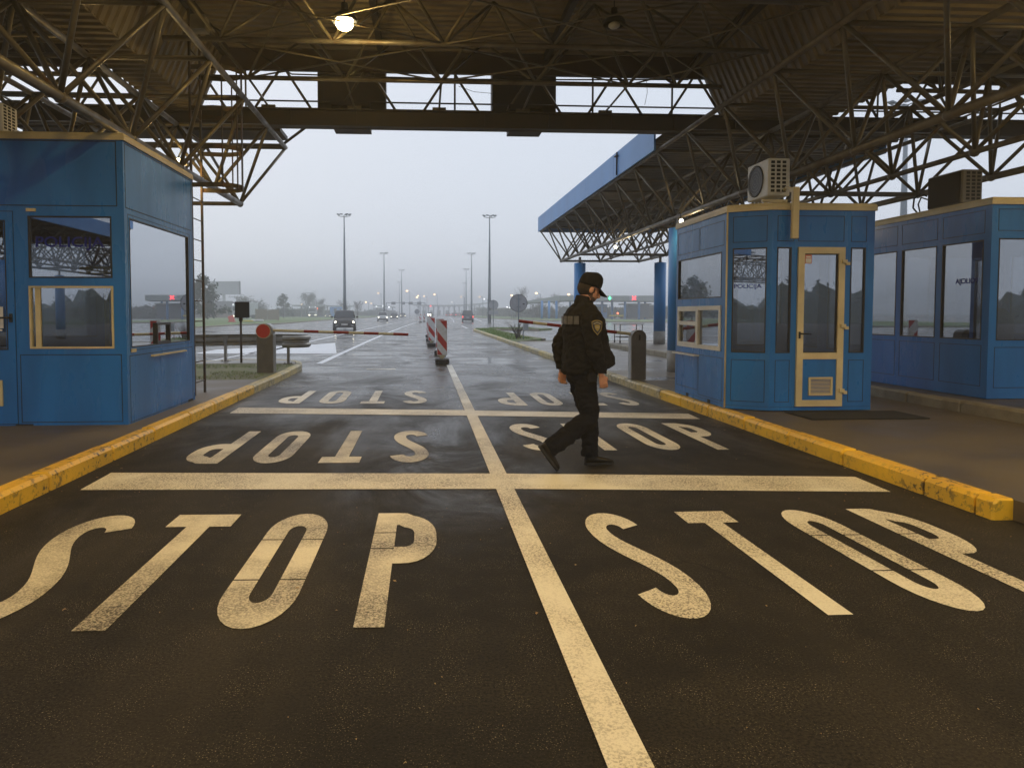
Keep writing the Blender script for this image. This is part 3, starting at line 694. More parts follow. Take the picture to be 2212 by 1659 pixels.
def ac_unit(root_name, label, c, size, face, grp='air conditioners on the booth roofs', cm='white_metal'):
    """c: centre; size (along fan face, depth, height); face: outward angle of the fan face"""
    t_ = thing(root_name, (c[0], c[1], c[2]), label, 'air conditioner', grp); L, D, Hh = size
    ca, sa = math.cos(face), math.sin(face)
    def T(a, n, z): return (c[0] - sa * a + ca * n, c[1] + ca * a + sa * n, c[2] + z)   # a along the face, n outwards
    g = MB(); g.box((c[0], c[1], c[2] + Hh / 2), (D, L, Hh), rz=face, bev=.015); g.build('casing', cm, t_)
    g = MB(); n = 22
    ring = lambda r, o: [T(-.08 * L + math.cos(2 * math.pi * i / n) * r, D / 2 + o, Hh / 2 + math.sin(2 * math.pi * i / n) * r) for i in range(n)]
    g.loft([ring(Hh * .43, .001), ring(Hh * .43, .012), ring(Hh * .40, .014)], close=False); g.add(ring(Hh * .40, .0025), [list(range(n))]); g.build('fan', 'black_plastic', t_)
    g = MB()
    for r in (.34, .25, .16, .08):
        q = ring(Hh * r, .012)
        for i in range(n): g.tube(q[i], q[(i + 1) % n], .0018, 4, cap=False)
    g.build('fan_grille', 'galvanised', t_)
    for sd in (1, -1):
        g = MB()
        for i in range(3):
            for j in range(8):   # side grille openings
                g.box(T(sd * (L / 2 + .001), -D * .12 + i * D * .26 - D * .1, Hh * .1 + j * Hh * .108 + .02), (D * .17, .004, Hh * .07), rz=face)
        g.build('side_grille', 'black_matte', t_)
    for s_ in (-.3, .3): g = MB(); g.box(T(s_ * L, 0, -.05), (D * 1.15, .04, .04), rz=face); g.box(T(s_ * L, D * .4, -.085), (.04, .04, .05), rz=face); g.box(T(s_ * L, -D * .4, -.085), (.04, .04, .05), rz=face); g.build('bracket', 'cream', t_)
    return t_
# --- booth with the cream door
A_, B_, C_, D_, E_ = (4.11, 10.93), (4.10, 9.06), (4.58, 8.79), (5.99, 8.80), (6.01, 10.93)
bz, bt = .16, 2.81
bR = thing('booth', (5.05, 9.8, .15), 'blue police booth with a cream framed glass door and a chamfered corner', 'booth', 'blue police booths')
wA = Wall(A_, B_, bz, bt); wB = Wall(B_, C_, bz, bt); wC = Wall(C_, D_, bz, bt); wD = Wall(D_, E_, bz, bt); wE = Wall(E_, A_, bz, bt)
hA = [(.08, 1.71, 1.67, 2.3), (.10, 1.72, .93, 1.56)]; f1 = wB.L
hB = [(.13 * f1, .9 * f1, .925, 2.325)]; hC = [(.075, .275, .925, 2.325), (.355, .995, .215, 2.325), (1.085, 1.295, .925, 2.325)]
hD = [(.15, 1.0, .925, 2.325), (1.2, 2.05, .925, 2.325)]; hE = [(.15, .9, .925, 2.325), (1.0, 1.75, .925, 2.325)]
shR_, _ = booth_shell(bR, [wA, wB, wC, wD, wE], [hA, hB, hC, hD, hE], bt, .10)
g = MB()
for a0, a1 in ((.07, .92), (.95, 1.78)): wA.seam(g, a0, a1, 2.38, 2.72); wA.seam(g, a0, a1, .30 if a0 < .5 else .24, .84)
wB.seam(g, .13 * f1, .9 * f1, 2.4, 2.745); wB.seam(g, .13 * f1, .9 * f1, .265, .832)
for a0, a1 in ((.075, .30), (.36, .99), (1.085, 1.30)): wC.seam(g, a0, a1, 2.4, 2.738)
for a0, a1 in ((.075, .275), (1.085, 1.30)): wC.seam(g, a0, a1, .27, .833)
for w_ in (wA, wB, wC): w_.slab(g, .01, w_.L - .01, .205, .209, -.001, .0018)
absorb(shR_, g, 'blue_dark_line')
for a in (.48, 1.3): g = MB(); wA.slab(g, a, a + .1, .162, .215, -.02, .002); g.build('lift_slot', 'black_matte', bR)
wA.window(bR, *hA[0]); 
f = wA.window(bR, *hA[1], frame='white_metal', w_=.06, o1=.014)
g = MB(); wA.slab(g, .86, .94, .96, 1.53, -.02, .018); wA.slab(g, .16, .86, 1.27, 1.33, -.02, .016); wA.frame(g, .14, .9, .97, 1.52, .035, -.01, .02); g.build('sash', 'white_metal', f)
g = MB(); wA.slab(g, .08, .98, .812, .832, .0, .09); g.build('counter_ledge', 'white_metal', bR)
wb = wB.window(bR, *hB[0]); wc1 = wC.window(bR, *hC[0]); wc2 = wC.window(bR, *hC[2])
for h in hD: wD.window(bR, *h)
for h in hE: wE.window(bR, *h)
text_obj('lettering', 'POLICIJA', .078, 'letter_blue', wb, wB.P(.165 * f1, 1.79, -.0165), (wB.d.x, wB.d.y, 0), (0, 0, 1), bold=.0012, sx_=1.12)
g = MB(); wC.frame(g, .355, .995, .215, 2.325, .085, -.03, .03); wC.slab(g, .44, .91, .845, .93, -.03, .03); dr = g.build('door', 'cream', bR)
g = MB(); wC.slab(g, .43, .92, .29, .86, -.02, .012); g.build('door_panel', 'blue_paint', dr)
g = MB(); wC.slab(g, .43, .92, .92, 2.25, -.012, -.008); g.build('pane', 'window_glass', dr)
g = MB(); wC.frame(g, .44, .91, .93, 2.24, .014, -.02, .006); g.build('gasket', 'black_plastic', dr)
g = MB(); wC.frame(g, .53, .86, .36, .605, .025, .012, .03)
for k in range(11): z = .39 + k * .0185; wC.slab(g, .555, .835, z, z + .009, .014, .026)
g.build('vent', 'cream', dr)
g = MB(); wC.slab(g, .375, .395, 1.12, 1.21, .03, .045); g.tube(wC.P(.385, 1.185, .045), wC.P(.385, 1.185, .075), .01, 8); g.tube(wC.P(.385, 1.185, .07), wC.P(.52, 1.18, .07), .01, 8); g.build('handle', 'black_plastic', dr)
for z in (2.13, 1.28, .42): g = MB(); wC.slab(g, .945, 1.01, z - .015, z + .03, .03, .055); wC.slab(g, 1.0, 1.05, z - .04, z + .0, .0, .05); g.build('hinge', 'cream', dr)
g = MB(); wC.slab(g, .455, .545, 2.11, 2.225, .007, .009); st = g.build('sticker', 'poster_red', dr)
g = MB(); wC.slab(g, .463, .537, 2.118, 2.175, .009, .0105); wC.slab(g, .47, .53, 2.185, 2.205, .009, .0105); g.build('sticker_text', 'paper', st)
g = MB(); g.tube((4.095, 9.05, .17), (4.095, 9.05, 2.84), .012, 8); g.build('corner_pipe', 'cream', bR)
# inside: desk, blind, chair, paper
g = MB(); g.bx(4.2, 4.75, 9.15, 10.8, .88, .91); g.bx(4.2, 4.25, 9.2, 10.7, .2, .88); g.build('desk', 'interior_dark', bR)
g = MB(); g.ball((5.0, 9.35, 1.1), .2, 12, 8, (1, .5, 1.1)); g.tube((5, 9.4, .2), (5, 9.4, .95), .04, 8); g.box((5, 9.5, .65), (.45, .45, .08), bev=.03); g.build('office_chair', 'black_matte', bR)
g = MB()
for k in range(22): g.bx(4.19, 4.205, 9.2, 10.25, 1.70 + k * .026, 1.716 + k * .026)
g.build('blind_slats', 'blind', bR)
ac_unit('air_conditioner', 'white air conditioner with its fan showing, above the booth with the cream door', (4.93, 9.6, 3.08), (.62, .31, .52), math.pi)
g = MB(); g.box((4.815, 8.66, 2.75), (.09, .06, .66), bev=.01); g.box((4.815, 8.69, 3.06), (.07, .12, .05)); g.path([(4.82, 8.72, 3.07), (4.85, 8.95, 3.13), (5.0, 9.28, 3.16)], .02, 8); g.build('cable_duct', 'cream', bR)
t_ = tag(MB().bx(4.75, 6.25, 8.05, 8.7, .148, .162).build('door_mat', 'rug'), 'thin black mat lying on the pavement before the cream door', 'mat')
# --- booth on the higher step
bS = thing('booth', (8.9, 10, .3), 'blue booth with three tall side windows standing on the higher step', 'booth', 'blue police booths')
pz, pt = .305, 2.9
w1 = Wall((7.55, 11.6), (7.55, 8.72), pz, pt); w2 = Wall((7.55, 8.72), (10.3, 8.72), pz, pt); w3 = Wall((10.3, 8.72), (10.3, 11.6), pz, pt); w4 = Wall((10.3, 11.6), (7.55, 11.6), pz, pt)
h1 = [(.43, 1.065, 1.09, 2.445), (1.175, 1.915, 1.09, 2.445), (2.02, 2.76, 1.09, 2.445)]; h2 = [(.105, 1.35, 1.09, 2.454), (1.5, 2.6, 1.09, 2.454)]
h3 = [(.15, .95, 1.09, 2.445), (1.1, 1.8, 1.09, 2.445), (2.0, 2.7, 1.09, 2.445)]; h4 = [(.15, 1.2, 1.09, 2.445), (1.4, 2.6, 1.09, 2.445)]
shS_, _ = booth_shell(bS, [w1, w2, w3, w4], [h1, h2, h3, h4], pt, .1)
for w_, hs in ((w1, h1), (w2, h2), (w3, h3), (w4, h4)):
    for h in hs: wn = w_.window(bS, *h); 
    if w_ is w1: wlast = wn
text_obj('lettering', 'POLICIJA', .1, 'letter_blue', wlast, w1.P(2.66, 1.87, -.016), (0, 1, 0), (0, 0, 1), bold=.0015)
g = MB()
for a0, a1 in ((.43, 1.07), (1.17, 1.92), (2.02, 2.77)): w1.seam(g, a0, a1, 2.53, 2.84); w1.seam(g, a0, a1, .46, 1.02)
for a0, a1 in ((.09, 1.37), (1.48, 2.62)): w2.seam(g, a0, a1, 2.55, 2.84); w2.seam(g, a0, a1, .45, 1.0)
absorb(shS_, g, 'blue_dark_line')
g = MB(); g.bx(8.0, 9.6, 9.3, 9.9, 1.0, 1.03); g.bx(8.1, 8.15, 9.3, 9.9, .33, 1.0); g.build('desk', 'interior_dark', bS)
g = MB(); g.ball((8.05, 9.15, 1.25), .24, 12, 8, (1, .5, 1.2)); g.build('office_chair', 'black_matte', bS)
g = MB(); g.bx(9.5, 9.62, 9.6, 9.9, .33, 2.8); g.build('inner_post', 'interior_dark', bS)
a2 = ac_unit('air_conditioner', 'air conditioner seen from its dark back, above the booth on the higher step', (8.12, 10.1, 3.08), (.7, .32, .5), 0, cm='barrier_grey')
g = MB(); g.bx(7.945, 7.962, 9.78, 10.42, 3.1, 3.56); g.build('back_grille', 'black_matte', a2)
g = MB(); g.path([(7.95, 10.45, 3.3), (7.93, 10.55, 3.36), (7.9, 10.66, 3.3), (7.9, 10.68, 3.15), (7.95, 10.6, 3.02)], .014, 6); g.path([(7.97, 10.46, 3.25), (7.95, 10.57, 3.3), (7.94, 10.62, 3.2), (7.97, 10.6, 3.03)], .012, 6); g.build('hose', 'black_plastic', a2)
# --- the single booth across the lane
bL = thing('booth', (-4.8, 9.4, .15), 'tall blue police booth with a large corner window across the lane', 'booth', 'blue police booths')
lz, lt = .13, 3.45
v1 = Wall((-6.1, 8.2), (-3.47, 8.2), lz, lt); v2 = Wall((-3.47, 8.2), (-3.47, 10.55), lz, lt); v3 = Wall((-3.47, 10.55), (-6.1, 10.55), lz, lt); v4 = Wall((-6.1, 10.55), (-6.1, 8.2), lz, lt)
X0 = -6.1
k1 = [(-4.555 - X0, -3.615 - X0, 1.863, 2.577), (-4.56 - X0, -3.61 - X0, 1.043, 1.77), (-5.6 - X0, -4.8 - X0, 1.04, 2.51)]
k2 = [(.13, 2.16, 1.045, 2.58)]; k3 = [(.2, 1.2, 1.1, 2.5), (1.4, 2.4, 1.1, 2.5)]; k4 = [(.2, 2.1, 1.1, 2.5)]
shL_, _ = booth_shell(bL, [v1, v2, v3, v4], [k1, k2, k3, k4], lt, .09)
wl = v1.window(bL, *k1[0]); v2.window(bL, *k2[0], w_=.014, gm='window_glass_mirrored')
sl_ = v1.window(bL, *k1[1], frame='cream', w_=.022, o1=.012)
g = MB(); v1.slab(g, -4.50 - X0, -4.44 - X0, 1.065, 1.75, -.04, -.005); g.build('sash', 'cream', sl_)
for h in k3: v3.window(bL, *h)
v4.window(bL, *k4[0])
g = MB(); v1.frame(g, -5.68 - X0, -4.72 - X0, .17, 2.62, .10, -.02, .012); v1.slab(g, -5.58 - X0, -4.82 - X0, .27, 1.04, -.02, .006); dl = g.build('door', 'blue_paint', bL)
g = MB(); v1.slab(g, -5.59 - X0, -4.81 - X0, 1.03, 2.52, -.012, -.008); g.build('pane', 'window_glass', dl)
g = MB(); v1.frame(g, -5.6 - X0, -4.8 - X0, 1.03, 2.525, .014, -.01, .014); g.build('gasket', 'black_plastic', dl)
g = MB(); v1.slab(g, -4.775 - X0, -4.745 - X0, 1.35, 1.45, .012, .03); g.tube(v1.P(-4.76 - X0, 1.405, .03), v1.P(-4.76 - X0, 1.405, .065), .011, 8); g.tube(v1.P(-4.76 - X0, 1.405, .06), v1.P(-4.9 - X0, 1.4, .06), .011, 8); g.build('handle', 'black_plastic', dl)
g = MB(); v1.slab(g, -5.2 - X0, -4.875 - X0, .38, .68, .012, .03); g.build('vent', 'cream', dl)
g = MB(); v1.slab(g, -5.1 - X0, -4.86 - X0, 1.28, 1.53, -.007, -.005); v1.slab(g, -5.1 - X0, -4.875 - X0, 1.25, 1.27, -.007, -.005); g.build('notice', 'paper', dl)
g = MB(); v1.seam(g, -5.95 - X0, -3.545 - X0, 2.69, 3.44, .011); v1.seam(g, -4.68 - X0, -3.53 - X0, .18, .975, .009); v1.seam(g, -5.69 - X0, -4.715 - X0, .16, 2.63, .008)
v2.seam(g, .04, 2.31, 2.68, 3.43, .011); v2.seam(g, .07, 2.26, .16, .955, .009); v2.seam(g, .09, 2.22, 1.01, 2.62, .006)
v2.slab(g, 2.30, 2.306, .15, 3.4, -.001, .0018)
absorb(shL_, g, 'blue_dark_line')
g = MB(); v2.slab(g, .7, 1.9, .905, .925, .0, .045); g.build('counter_ledge', 'cream', bL)
g = MB(); v1.slab(g, -4.56 - X0, -4.46 - X0, 2.625, 2.66, .0, .02); v2.slab(g, .11, .24, .99, 1.03, .002, .012); g.build('name_plate', 'cream', bL)
g = MB(); v1.slab(g, -4.75 - X0, -4.55 - X0, .131, .165, -.02, .003); g.build('lift_slot', 'black_matte', bL); g = MB(); v2.slab(g, 2.05, 2.25, .131, .18, -.02, .003); g.build('lift_slot', 'black_matte', bL)
text_obj('lettering', 'POLICIJA', .165, 'letter_blue', wl, v1.P(-4.49 - X0, 2.225, -.0165), (1, 0, 0), (0, 0, 1), bold=.0025, sx_=1.19)
g = MB(); v2.frame(g, .9, 1.37, 1.05, 1.33, .03, -.03, .012); v2.slab(g, .93, 1.34, 1.065, 1.09, -.1, .0); g.build('pass_hatch', 'black_plastic', bL)
g = MB(); g.bx(-4.3, -3.6, 8.35, 10.3, .95, .98); g.bx(-3.9, -3.75, 9.3, 9.5, .98, 1.25); g.build('desk', 'interior_dark', bL)
g = MB(); g.tube((-4.05, 9.0, 1.0), (-4.05, 9.0, 1.95), .03, 8); g.box((-4.1, 9.0, 2.0), (.5, .12, .09)); g.build('inner_frame', 'yellow_plastic', bL)
ac_unit('air_conditioner', 'air conditioner at the near edge of the tall single booth roof', (-5.36, 8.62, 3.60), (.8, .32, .34), -math.pi / 2)

# ------------------------------------------------------------ ladder with a rusty safety cage
ld = thing('ladder', (-3.6, 11.25, .15), 'tall rusty ladder with a hooped safety cage behind the single booth', 'ladder')
g = MB()
for y in (11.0, 11.5): MB().box((-3.62, y, 3.15), (.03, .045, 6.0)).build('rail', 'rusty_steel', ld)
g = MB(); z = .35
while z < 6.1: MB().tube((-3.62, 11.0, z), (-3.62, 11.5, z), .0095, 6).build('rung', 'rusty_steel', ld); z += .325
hp = [(-3.62 + .02, 11.0)] + [(-3.26 + .37 * math.sin(R(a)), 11.25 - .3 * math.cos(R(a))) for a in range(0, 181, 20)] + [(-3.6, 11.5)]
for z in (3.46, 4.05, 4.64, 5.27):
    g = MB()
    for a, b in zip(hp, hp[1:]):
        d = Vector((b[0] - a[0], b[1] - a[1])); g.box(((a[0] + b[0]) / 2, (a[1] + b[1]) / 2, z), (d.length + .004, .012, .07), rz=math.atan2(d.y, d.x))
    g.build('hoop', 'rusty_steel', ld)
for k in (2, 4, 5, 7, 9):
    g = MB(); a = hp[k]; g.box((a[0] + .008, a[1], 4.37), (.014, .04, 1.9)); g.build('cage_strap', 'rusty_steel', ld)
# ------------------------------------------------------------ boom barriers
def stripes(root, p, q, r, cuts, cols, name='boom'):
    g = MB(); p = Vector(p); q = Vector(q)
    for (a, b), c_ in zip(zip(cuts, cuts[1:]), cols): g.mi = c_; g.tube(p + (q - p) * a, p + (q - p) * b, r, 12, cap=False)
    g.mi = cols[-1]; g.tube(p + (q - p) * .9985, q, r, 12); return g.build(name, ['pale_paint', 'red_paint'], root)
b1 = thing('boom_barrier', (-3.48, 15.3, .14), 'barrier post with a round red disc and a lowered striped arm', 'barrier', 'boom barriers closing the lane')
g = MB(); g.box((-3.475, 15.32, .56), (.36, .3, .86), bev=.012); g.build('housing', ['barrier_grey'], b1)
g = MB(); g.tube((-3.475, 15.15, 1.06), (-3.475, 15.5, 1.06), .165, 28); g.build('drum', 'barrier_side', b1)
g = MB(); g.tube((-3.5, 15.13, 1.06), (-3.5, 15.149, 1.06), .148, 32); g.build('red_disc', 'red_disc', b1)
g = MB(); g.tube((-3.5, 15.136, 1.06), (-3.5, 15.15, 1.06), .16, 32); g.build('disc_rim', 'pale_paint', b1)
L_ = 2157 - 830.
stripes(b1, (-3.36, 15.3, 1.075), (-.34, 15.3, .975), .032, [0] + [(x - 830) / L_ for x in (1143, 1285, 1430, 1577, 1722, 1866, 2010, 2157)], [0, 1] * 4)
b2 = thing('boom_barrier', (4.21, 13.2, .15), 'slim dark barrier post with a rounded top and an arm passing behind the officer', 'barrier', 'boom barriers closing the lane')
pf = [(-.14, .15), (.14, .15), (.14, .985)] + [(.14 * math.cos(R(a)), .985 + .14 * math.sin(R(a))) for a in range(15, 180, 15)] + [(-.14, .985)]
g = MB(); g.prism([(4.21 + a, b) for a, b in pf], 13.12, 13.34, 'y'); g.build('housing', 'barrier_grey', b2)
g = MB(); g.tube((4.21, 13.105, .985), (4.21, 13.12, .985), .088, 24); g.build('lock_cover', 'barrier_grey', b2)
g = MB(); g.bx(4.195, 4.225, 13.095, 13.104, .925, 1.03); g.build('lock_slot', 'black_matte', b2)
g = MB(); g.bx(4.055, 4.069, 13.14, 13.32, .16, 1.0); g.build('side_plate', 'barrier_side', b2)
stripes(b2, (4.06, 13.22, 1.045), (1.85, 13.22, 1.30), .032, [i / 8 for i in range(9)], [0, 1] * 4)
# ------------------------------------------------------------ guard rail, box sign
gr = thing('guard_rail', (-4.6, 19, .14), 'weathered steel guard rail curling round the tip of the mossy island', 'guard rail')
pp = [(-7.4, 16.2), (-6.9, 17.4), (-6.2, 18.35), (-5.4, 18.9), (-4.6, 19.1), (-3.9, 19.0), (-3.35, 18.7), (-3.02, 18.3), (-2.98, 17.95), (-3.12, 17.72), (-3.38, 17.62), (-3.6, 17.7)]
def smooth(pts, it=2):
    for _ in range(it):
        o = [pts[0]]
        for a, b in zip(pts, pts[1:]): o += [tuple(a[i] * .75 + b[i] * .25 for i in (0, 1)), tuple(a[i] * .25 + b[i] * .75 for i in (0, 1))]
        pts = o + [pts[-1]]
    return pts
ps = smooth(pp); prof = [(0, -.155), (.04, -.12), (.045, -.07), (0, -.03), (0, .03), (.045, .07), (.04, .12), (0, .155)]
g = MB(); rings = []
for i, p in enumerate(ps):
    a = ps[max(i - 1, 0)]; b = ps[min(i + 1, len(ps) - 1)]; d = Vector((b[0] - a[0], b[1] - a[1])).normalized(); n = Vector((-d.y, d.x))
    rings.append([(p[0] + n.x * o, p[1] + n.y * o, .72 + z) for o, z in prof] + [(p[0] + n.x * (o - .006), p[1] + n.y * (o - .006), .72 + z) for o, z in reversed(prof)])
g.loft(rings, smooth=False); g.build('rail', 'galvanised', gr)
for x, y in ((-5.36, 18.82), (-3.5, 17.9), (-6.6, 17.75)):
    g = MB(); g.box((x, y, .42), (.06, .1, .6)); g.box((x, y, .76), (.1, .09, .12)); p_ = g.build('post', 'galvanised', gr)
    g = MB(); g.box((x, y, .155), (.22, .2, .012))
    for a in (-.08, .08): g.tube((x + a, y - .06, .16), (x + a, y - .06, .19), .012, 6)
    g.build('foot_plate', 'galvanised', p_)
bs = thing('box_sign', (-4.82, 18.3, .14), 'blank black box sign on a thin post behind the guard rail', 'sign')
g = MB(); g.box((-4.78, 18.35, 1.54), (.37, .22, .42), rz=R(14), bev=.008); g.build('box', 'black_matte', bs)
g = MB(); g.tube((-4.82, 18.35, .14), (-4.82, 18.35, 1.34), .03, 10); g.tube((-4.82, 18.35, 1.24), (-4.82, 18.35, 1.34), .05, 10); g.build('post', 'rusty_steel', bs)
# ------------------------------------------------------------ lane beacons
def beacon(x, y, label, rz=0):
    t_ = thing('lane_beacon', (0, 0, 0), label, 'lane beacon', 'striped lane beacons along the centre line')
    z0, z1, wd = .25, 1.24, .135
    g = MB(); g.bx(-wd - .012, wd + .012, 0, .03, z0 - .012, z1 + .012, bev=.004); g.build('plate', 'white_reflex', t_)
    g = MB(); h = z1 - z0; yy = -.0025
    def band(top, bot):   # stripe falling to the lower right; top/bottom height at the left edge, slope 1:1.25
        s_ = 2 * wd * 1.25; P_ = []
        poly = [(-wd, top), (wd, top - s_), (wd, bot - s_), (-wd, bot)]
        # clip to plate
        def clip(poly, f, k):
            o = []
            for i in range(len(poly)):
                a, b = poly[i], poly[(i + 1) % len(poly)]; fa, fb = f(a), f(b)
                if fa >= 0: o.append(a)
                if fa * fb < 0: t = fa / (fa - fb); o.append((a[0] + (b[0] - a[0]) * t, a[1] + (b[1] - a[1]) * t))
            return o
        poly = clip(poly, lambda p: z1 - .008 - p[1], 0); poly = clip(poly, lambda p: p[1] - z0 - .008, 0)
        if len(poly) > 2: g.prism(poly, yy, 0, 'y')
    for tp in (z1 + .28 * 1.2, z1 - .30, z1 - .30 - .5): band(tp, tp - .25)
    g.build('stripe', 'red_reflex', t_)
    g = MB(); g.box((0, .05, .075), (.4, .6, .13), bev=.03); g.box((-.15, -.27, .08), (.09, .06, .14), bev=.02); g.box((.15, -.27, .08), (.09, .06, .14), bev=.02); g.build('base', 'rubber', t_)
    g = MB(); g.bx(-.05, .05, .0, .03, .12, z0); g.add([(-.09, .0, .25), (.09, 0, .25), (.04, 0, .14), (-.04, 0, .14)], [(0, 1, 2, 3)]); g.build('foot', 'pale_paint', t_)
    t_.location = (x, y, 0); t_.rotation_euler = (0, 0, rz); return t_
be = beacon(.53, 19.6, 'scuffed red and white lane beacon standing where the solid centre line ends')
for x, y, rz, lb in ((.57, 23.8, 0, 'lane beacon half hidden straight behind the first one'), (.35, 29.8, .05, 'bright red and white lane beacon with a dark base, second in plain view'), (.34, 35, -.1, 'lane beacon turned edge on behind the second one'),
                     (.33, 41, -.1, 'small lane beacon mostly hidden in the middle of the row'), (.44, 59, 0, 'small lane beacon further along the row, its top visible'), (-.5, 104, .2, 'far lane beacon on the bend beside the round sign'),
                     (.1, 112, .2, 'last lane beacon on the bend, fading in the mist')):
    copy_tree(be, lb, (x, y, 0), rz)
# ------------------------------------------------------------ round signs, small things on the wedge
def disc_sign(x, y, zc, r, label, plate=None, base=.12, yaw=0):
    t_ = thing('round_sign', (x, y, base), label, 'road sign', 'round road signs seen from behind')
    g = MB(); g.tube((x, y + .03, zc), (x, y + .036, zc), r, 40); g.build('disc', 'sign_back', t_)
    g = MB(); n = 40; ring = [(x + r * math.cos(2 * math.pi * i / n), y + .025, zc + r * math.sin(2 * math.pi * i / n)) for i in range(n)]
    g.path(ring, .011, 5, closed=True); g.build('rim', 'dark_steel', t_)
    g = MB(); g.tube((x, y, base), (x, y, zc + r * .97), .03, 10)
    for a in (-.45, .45): g.box((x, y + .015, zc + a * r), (r * .5, .02, .03))
    g.build('post', 'pole_steel', t_)
    if plate: g = MB(); g.bx(x - r, x + r, y + .02, y + .03, plate[0], plate[1]); g.frame = None; g.build('lower_plate', 'sign_back', t_)
    else: g = MB(); g.bx(x + .22, x + .32, y + .024, y + .031, zc - .08, zc - .02); g.build('maker_label', 'black_matte', t_)
    return t_
disc_sign(5.0, 35.8, 1.97, .46, 'larger round sign seen from behind on the grass wedge')
disc_sign(6.35, 62.0, 2.17, .44, 'smaller round sign with a plate below, seen from behind at the wedge tip', (1.33, 1.66), 0)
disc_sign(-1.0, 104, 1.65, .36, 'tiny round sign beside the far lane beacons on the bend', None, 0)
pb = thing('meter_box', (4.98, 33.2, .15), 'grey metal box on a short post beside the leafless shrub', 'box')
g = MB(); g.bx(4.86, 5.11, 33.1, 33.25, .6, .97); g.build('box', 'barrier_side', pb)
g = MB(); g.tube((4.88, 33.2, .14), (4.88, 33.2, .62), .022, 8); g.build('post', 'pole_steel', pb)
ct = thing('rack_table', (8.0, 26.2, .3), 'wheeled metal rack table with a wet top beside the far columns', 'rack')
g = MB(); g.box((7.97, 26.2, 1.02), (1.02, .62, .03), rz=.15); g.build('top', 'galvanised', ct)
for a, b in ((-.46, -.25), (.46, -.25), (-.46, .25), (.46, .25)):
    x = 7.97 + a * math.cos(.15) - b * math.sin(.15); y = 26.2 + a * math.sin(.15) + b * math.cos(.15)
    g = MB(); g.tube((x, y, .4), (x, y, 1.0), .018, 8); lg = g.build('leg', 'dark_steel', ct)
    g = MB(); g.tube((x - .015, y, .35), (x + .015, y, .35), .052, 12); g.build('wheel', 'rubber', lg)
g = MB(); g.box((7.97, 25.95, .52), (.9, .02, .03), rz=.15); g.box((7.97, 26.45, .52), (.9, .02, .03), rz=.15); g.build('stretcher', 'dark_steel', ct)
sh = thing('bare_shrub', (4.75, 34.2, .15), 'leafless shrub of thin brown stems growing by the round sign post', 'shrub')
rnd = random.Random(11); g = MB()
for k in range(26):
    a = rnd.uniform(0, 6.28); l = rnd.uniform(.5, 1.15); t1 = rnd.uniform(.1, .55); p = Vector((4.75 + rnd.uniform(-.12, .12), 34.2 + rnd.uniform(-.1, .1), .13))
    q = p + Vector((math.cos(a) * t1 * l * .6, math.sin(a) * t1 * l * .6, l * .55)); r_ = q + Vector((math.cos(a) * t1 * l, math.sin(a) * t1 * l, l * .4))
    g.tube(p, q, .014, 5, .01); g.tube(q, r_, .01, 5, .004)
    for _ in range(2): g.tube(q, q + Vector((rnd.uniform(-.2, .2), rnd.uniform(-.2, .2), rnd.uniform(.1, .35))), .007, 4, .003)
g.build('stem', 'twig', sh)
# litter: fallen leaves and grit on the asphalt
rnd = random.Random(2); g = MB()
for _ in range(420):
    x = rnd.uniform(-3, 3.9); y = rnd.uniform(2.0, 9); a = rnd.uniform(0, 6.28); s_ = rnd.uniform(.002, .0065) if rnd.random() < .9 else rnd.uniform(.007, .013)
    if rnd.random() < .35: x = rnd.choice((rnd.uniform(-3.0, -2.7), rnd.uniform(3.7, 3.95)))
    pts = [(x + s_ * k * math.cos(a + t), y + s_ * k * math.sin(a + t), .011 + .004 * (i % 2)) for i, (t, k) in enumerate(((0, 1.2), (1.3, .6), (2.4, 1), (3.6, .8), (5, .7)))]
    g.add(pts, [(0, 1, 2, 3, 4)])
tag(g.build('litter', 'litter_leaf', fixn=False), 'scattered leaf scraps and pale grit on the asphalt', 'litter', kind='stuff')
# ------------------------------------------------------------ the officer
pr = thing('person', (0, 0, 0), 'police officer in a black jacket and cap striding across the lettering, head bowed', 'person')
def ring_at(c, t, ref, rx, ry, n=20, tw=0):
    t = Vector(t).normalized(); u = (Vector(ref) - t * Vector(ref).dot(t)).normalized(); v = t.cross(u)
    o = []
    for i in range(n):
        a = 2 * math.pi * i / n + tw; o.append(Vector(c) + u * rx * math.cos(a) + v * ry * math.sin(a))
    return o
def limb(g, pts, ref=(1, 0, 0), n=16):
    """pts: (pos, rx, ry); Catmull-like resampled rings"""
    P = [Vector(p[0]) for p in pts]; rings = []
    for i in range(len(P) - 1):
        p0 = P[max(i - 1, 0)]; p1 = P[i]; p2 = P[i + 1]; p3 = P[min(i + 2, len(P) - 1)]
        for k in range(4):
            t = k / 4; c = .5 * ((2 * p1) + (p2 - p0) * t + (2 * p0 - 5 * p1 + 4 * p2 - p3) * t * t + (3 * p1 - p0 - 3 * p2 + p3) * t ** 3)
            d = .5 * ((p2 - p0) + 2 * (2 * p0 - 5 * p1 + 4 * p2 - p3) * t + 3 * (3 * p1 - p0 - 3 * p2 + p3) * t * t)
            s_ = t * t * (3 - 2 * t); rings.append(ring_at(c, d, ref, pts[i][1] + (pts[i + 1][1] - pts[i][1]) * s_, pts[i][2] + (pts[i + 1][2] - pts[i][2]) * s_, n))
    rings.append(ring_at(P[-1], P[-1] - P[-2], ref, pts[-1][1], pts[-1][2], n)); g.loft(rings); return g
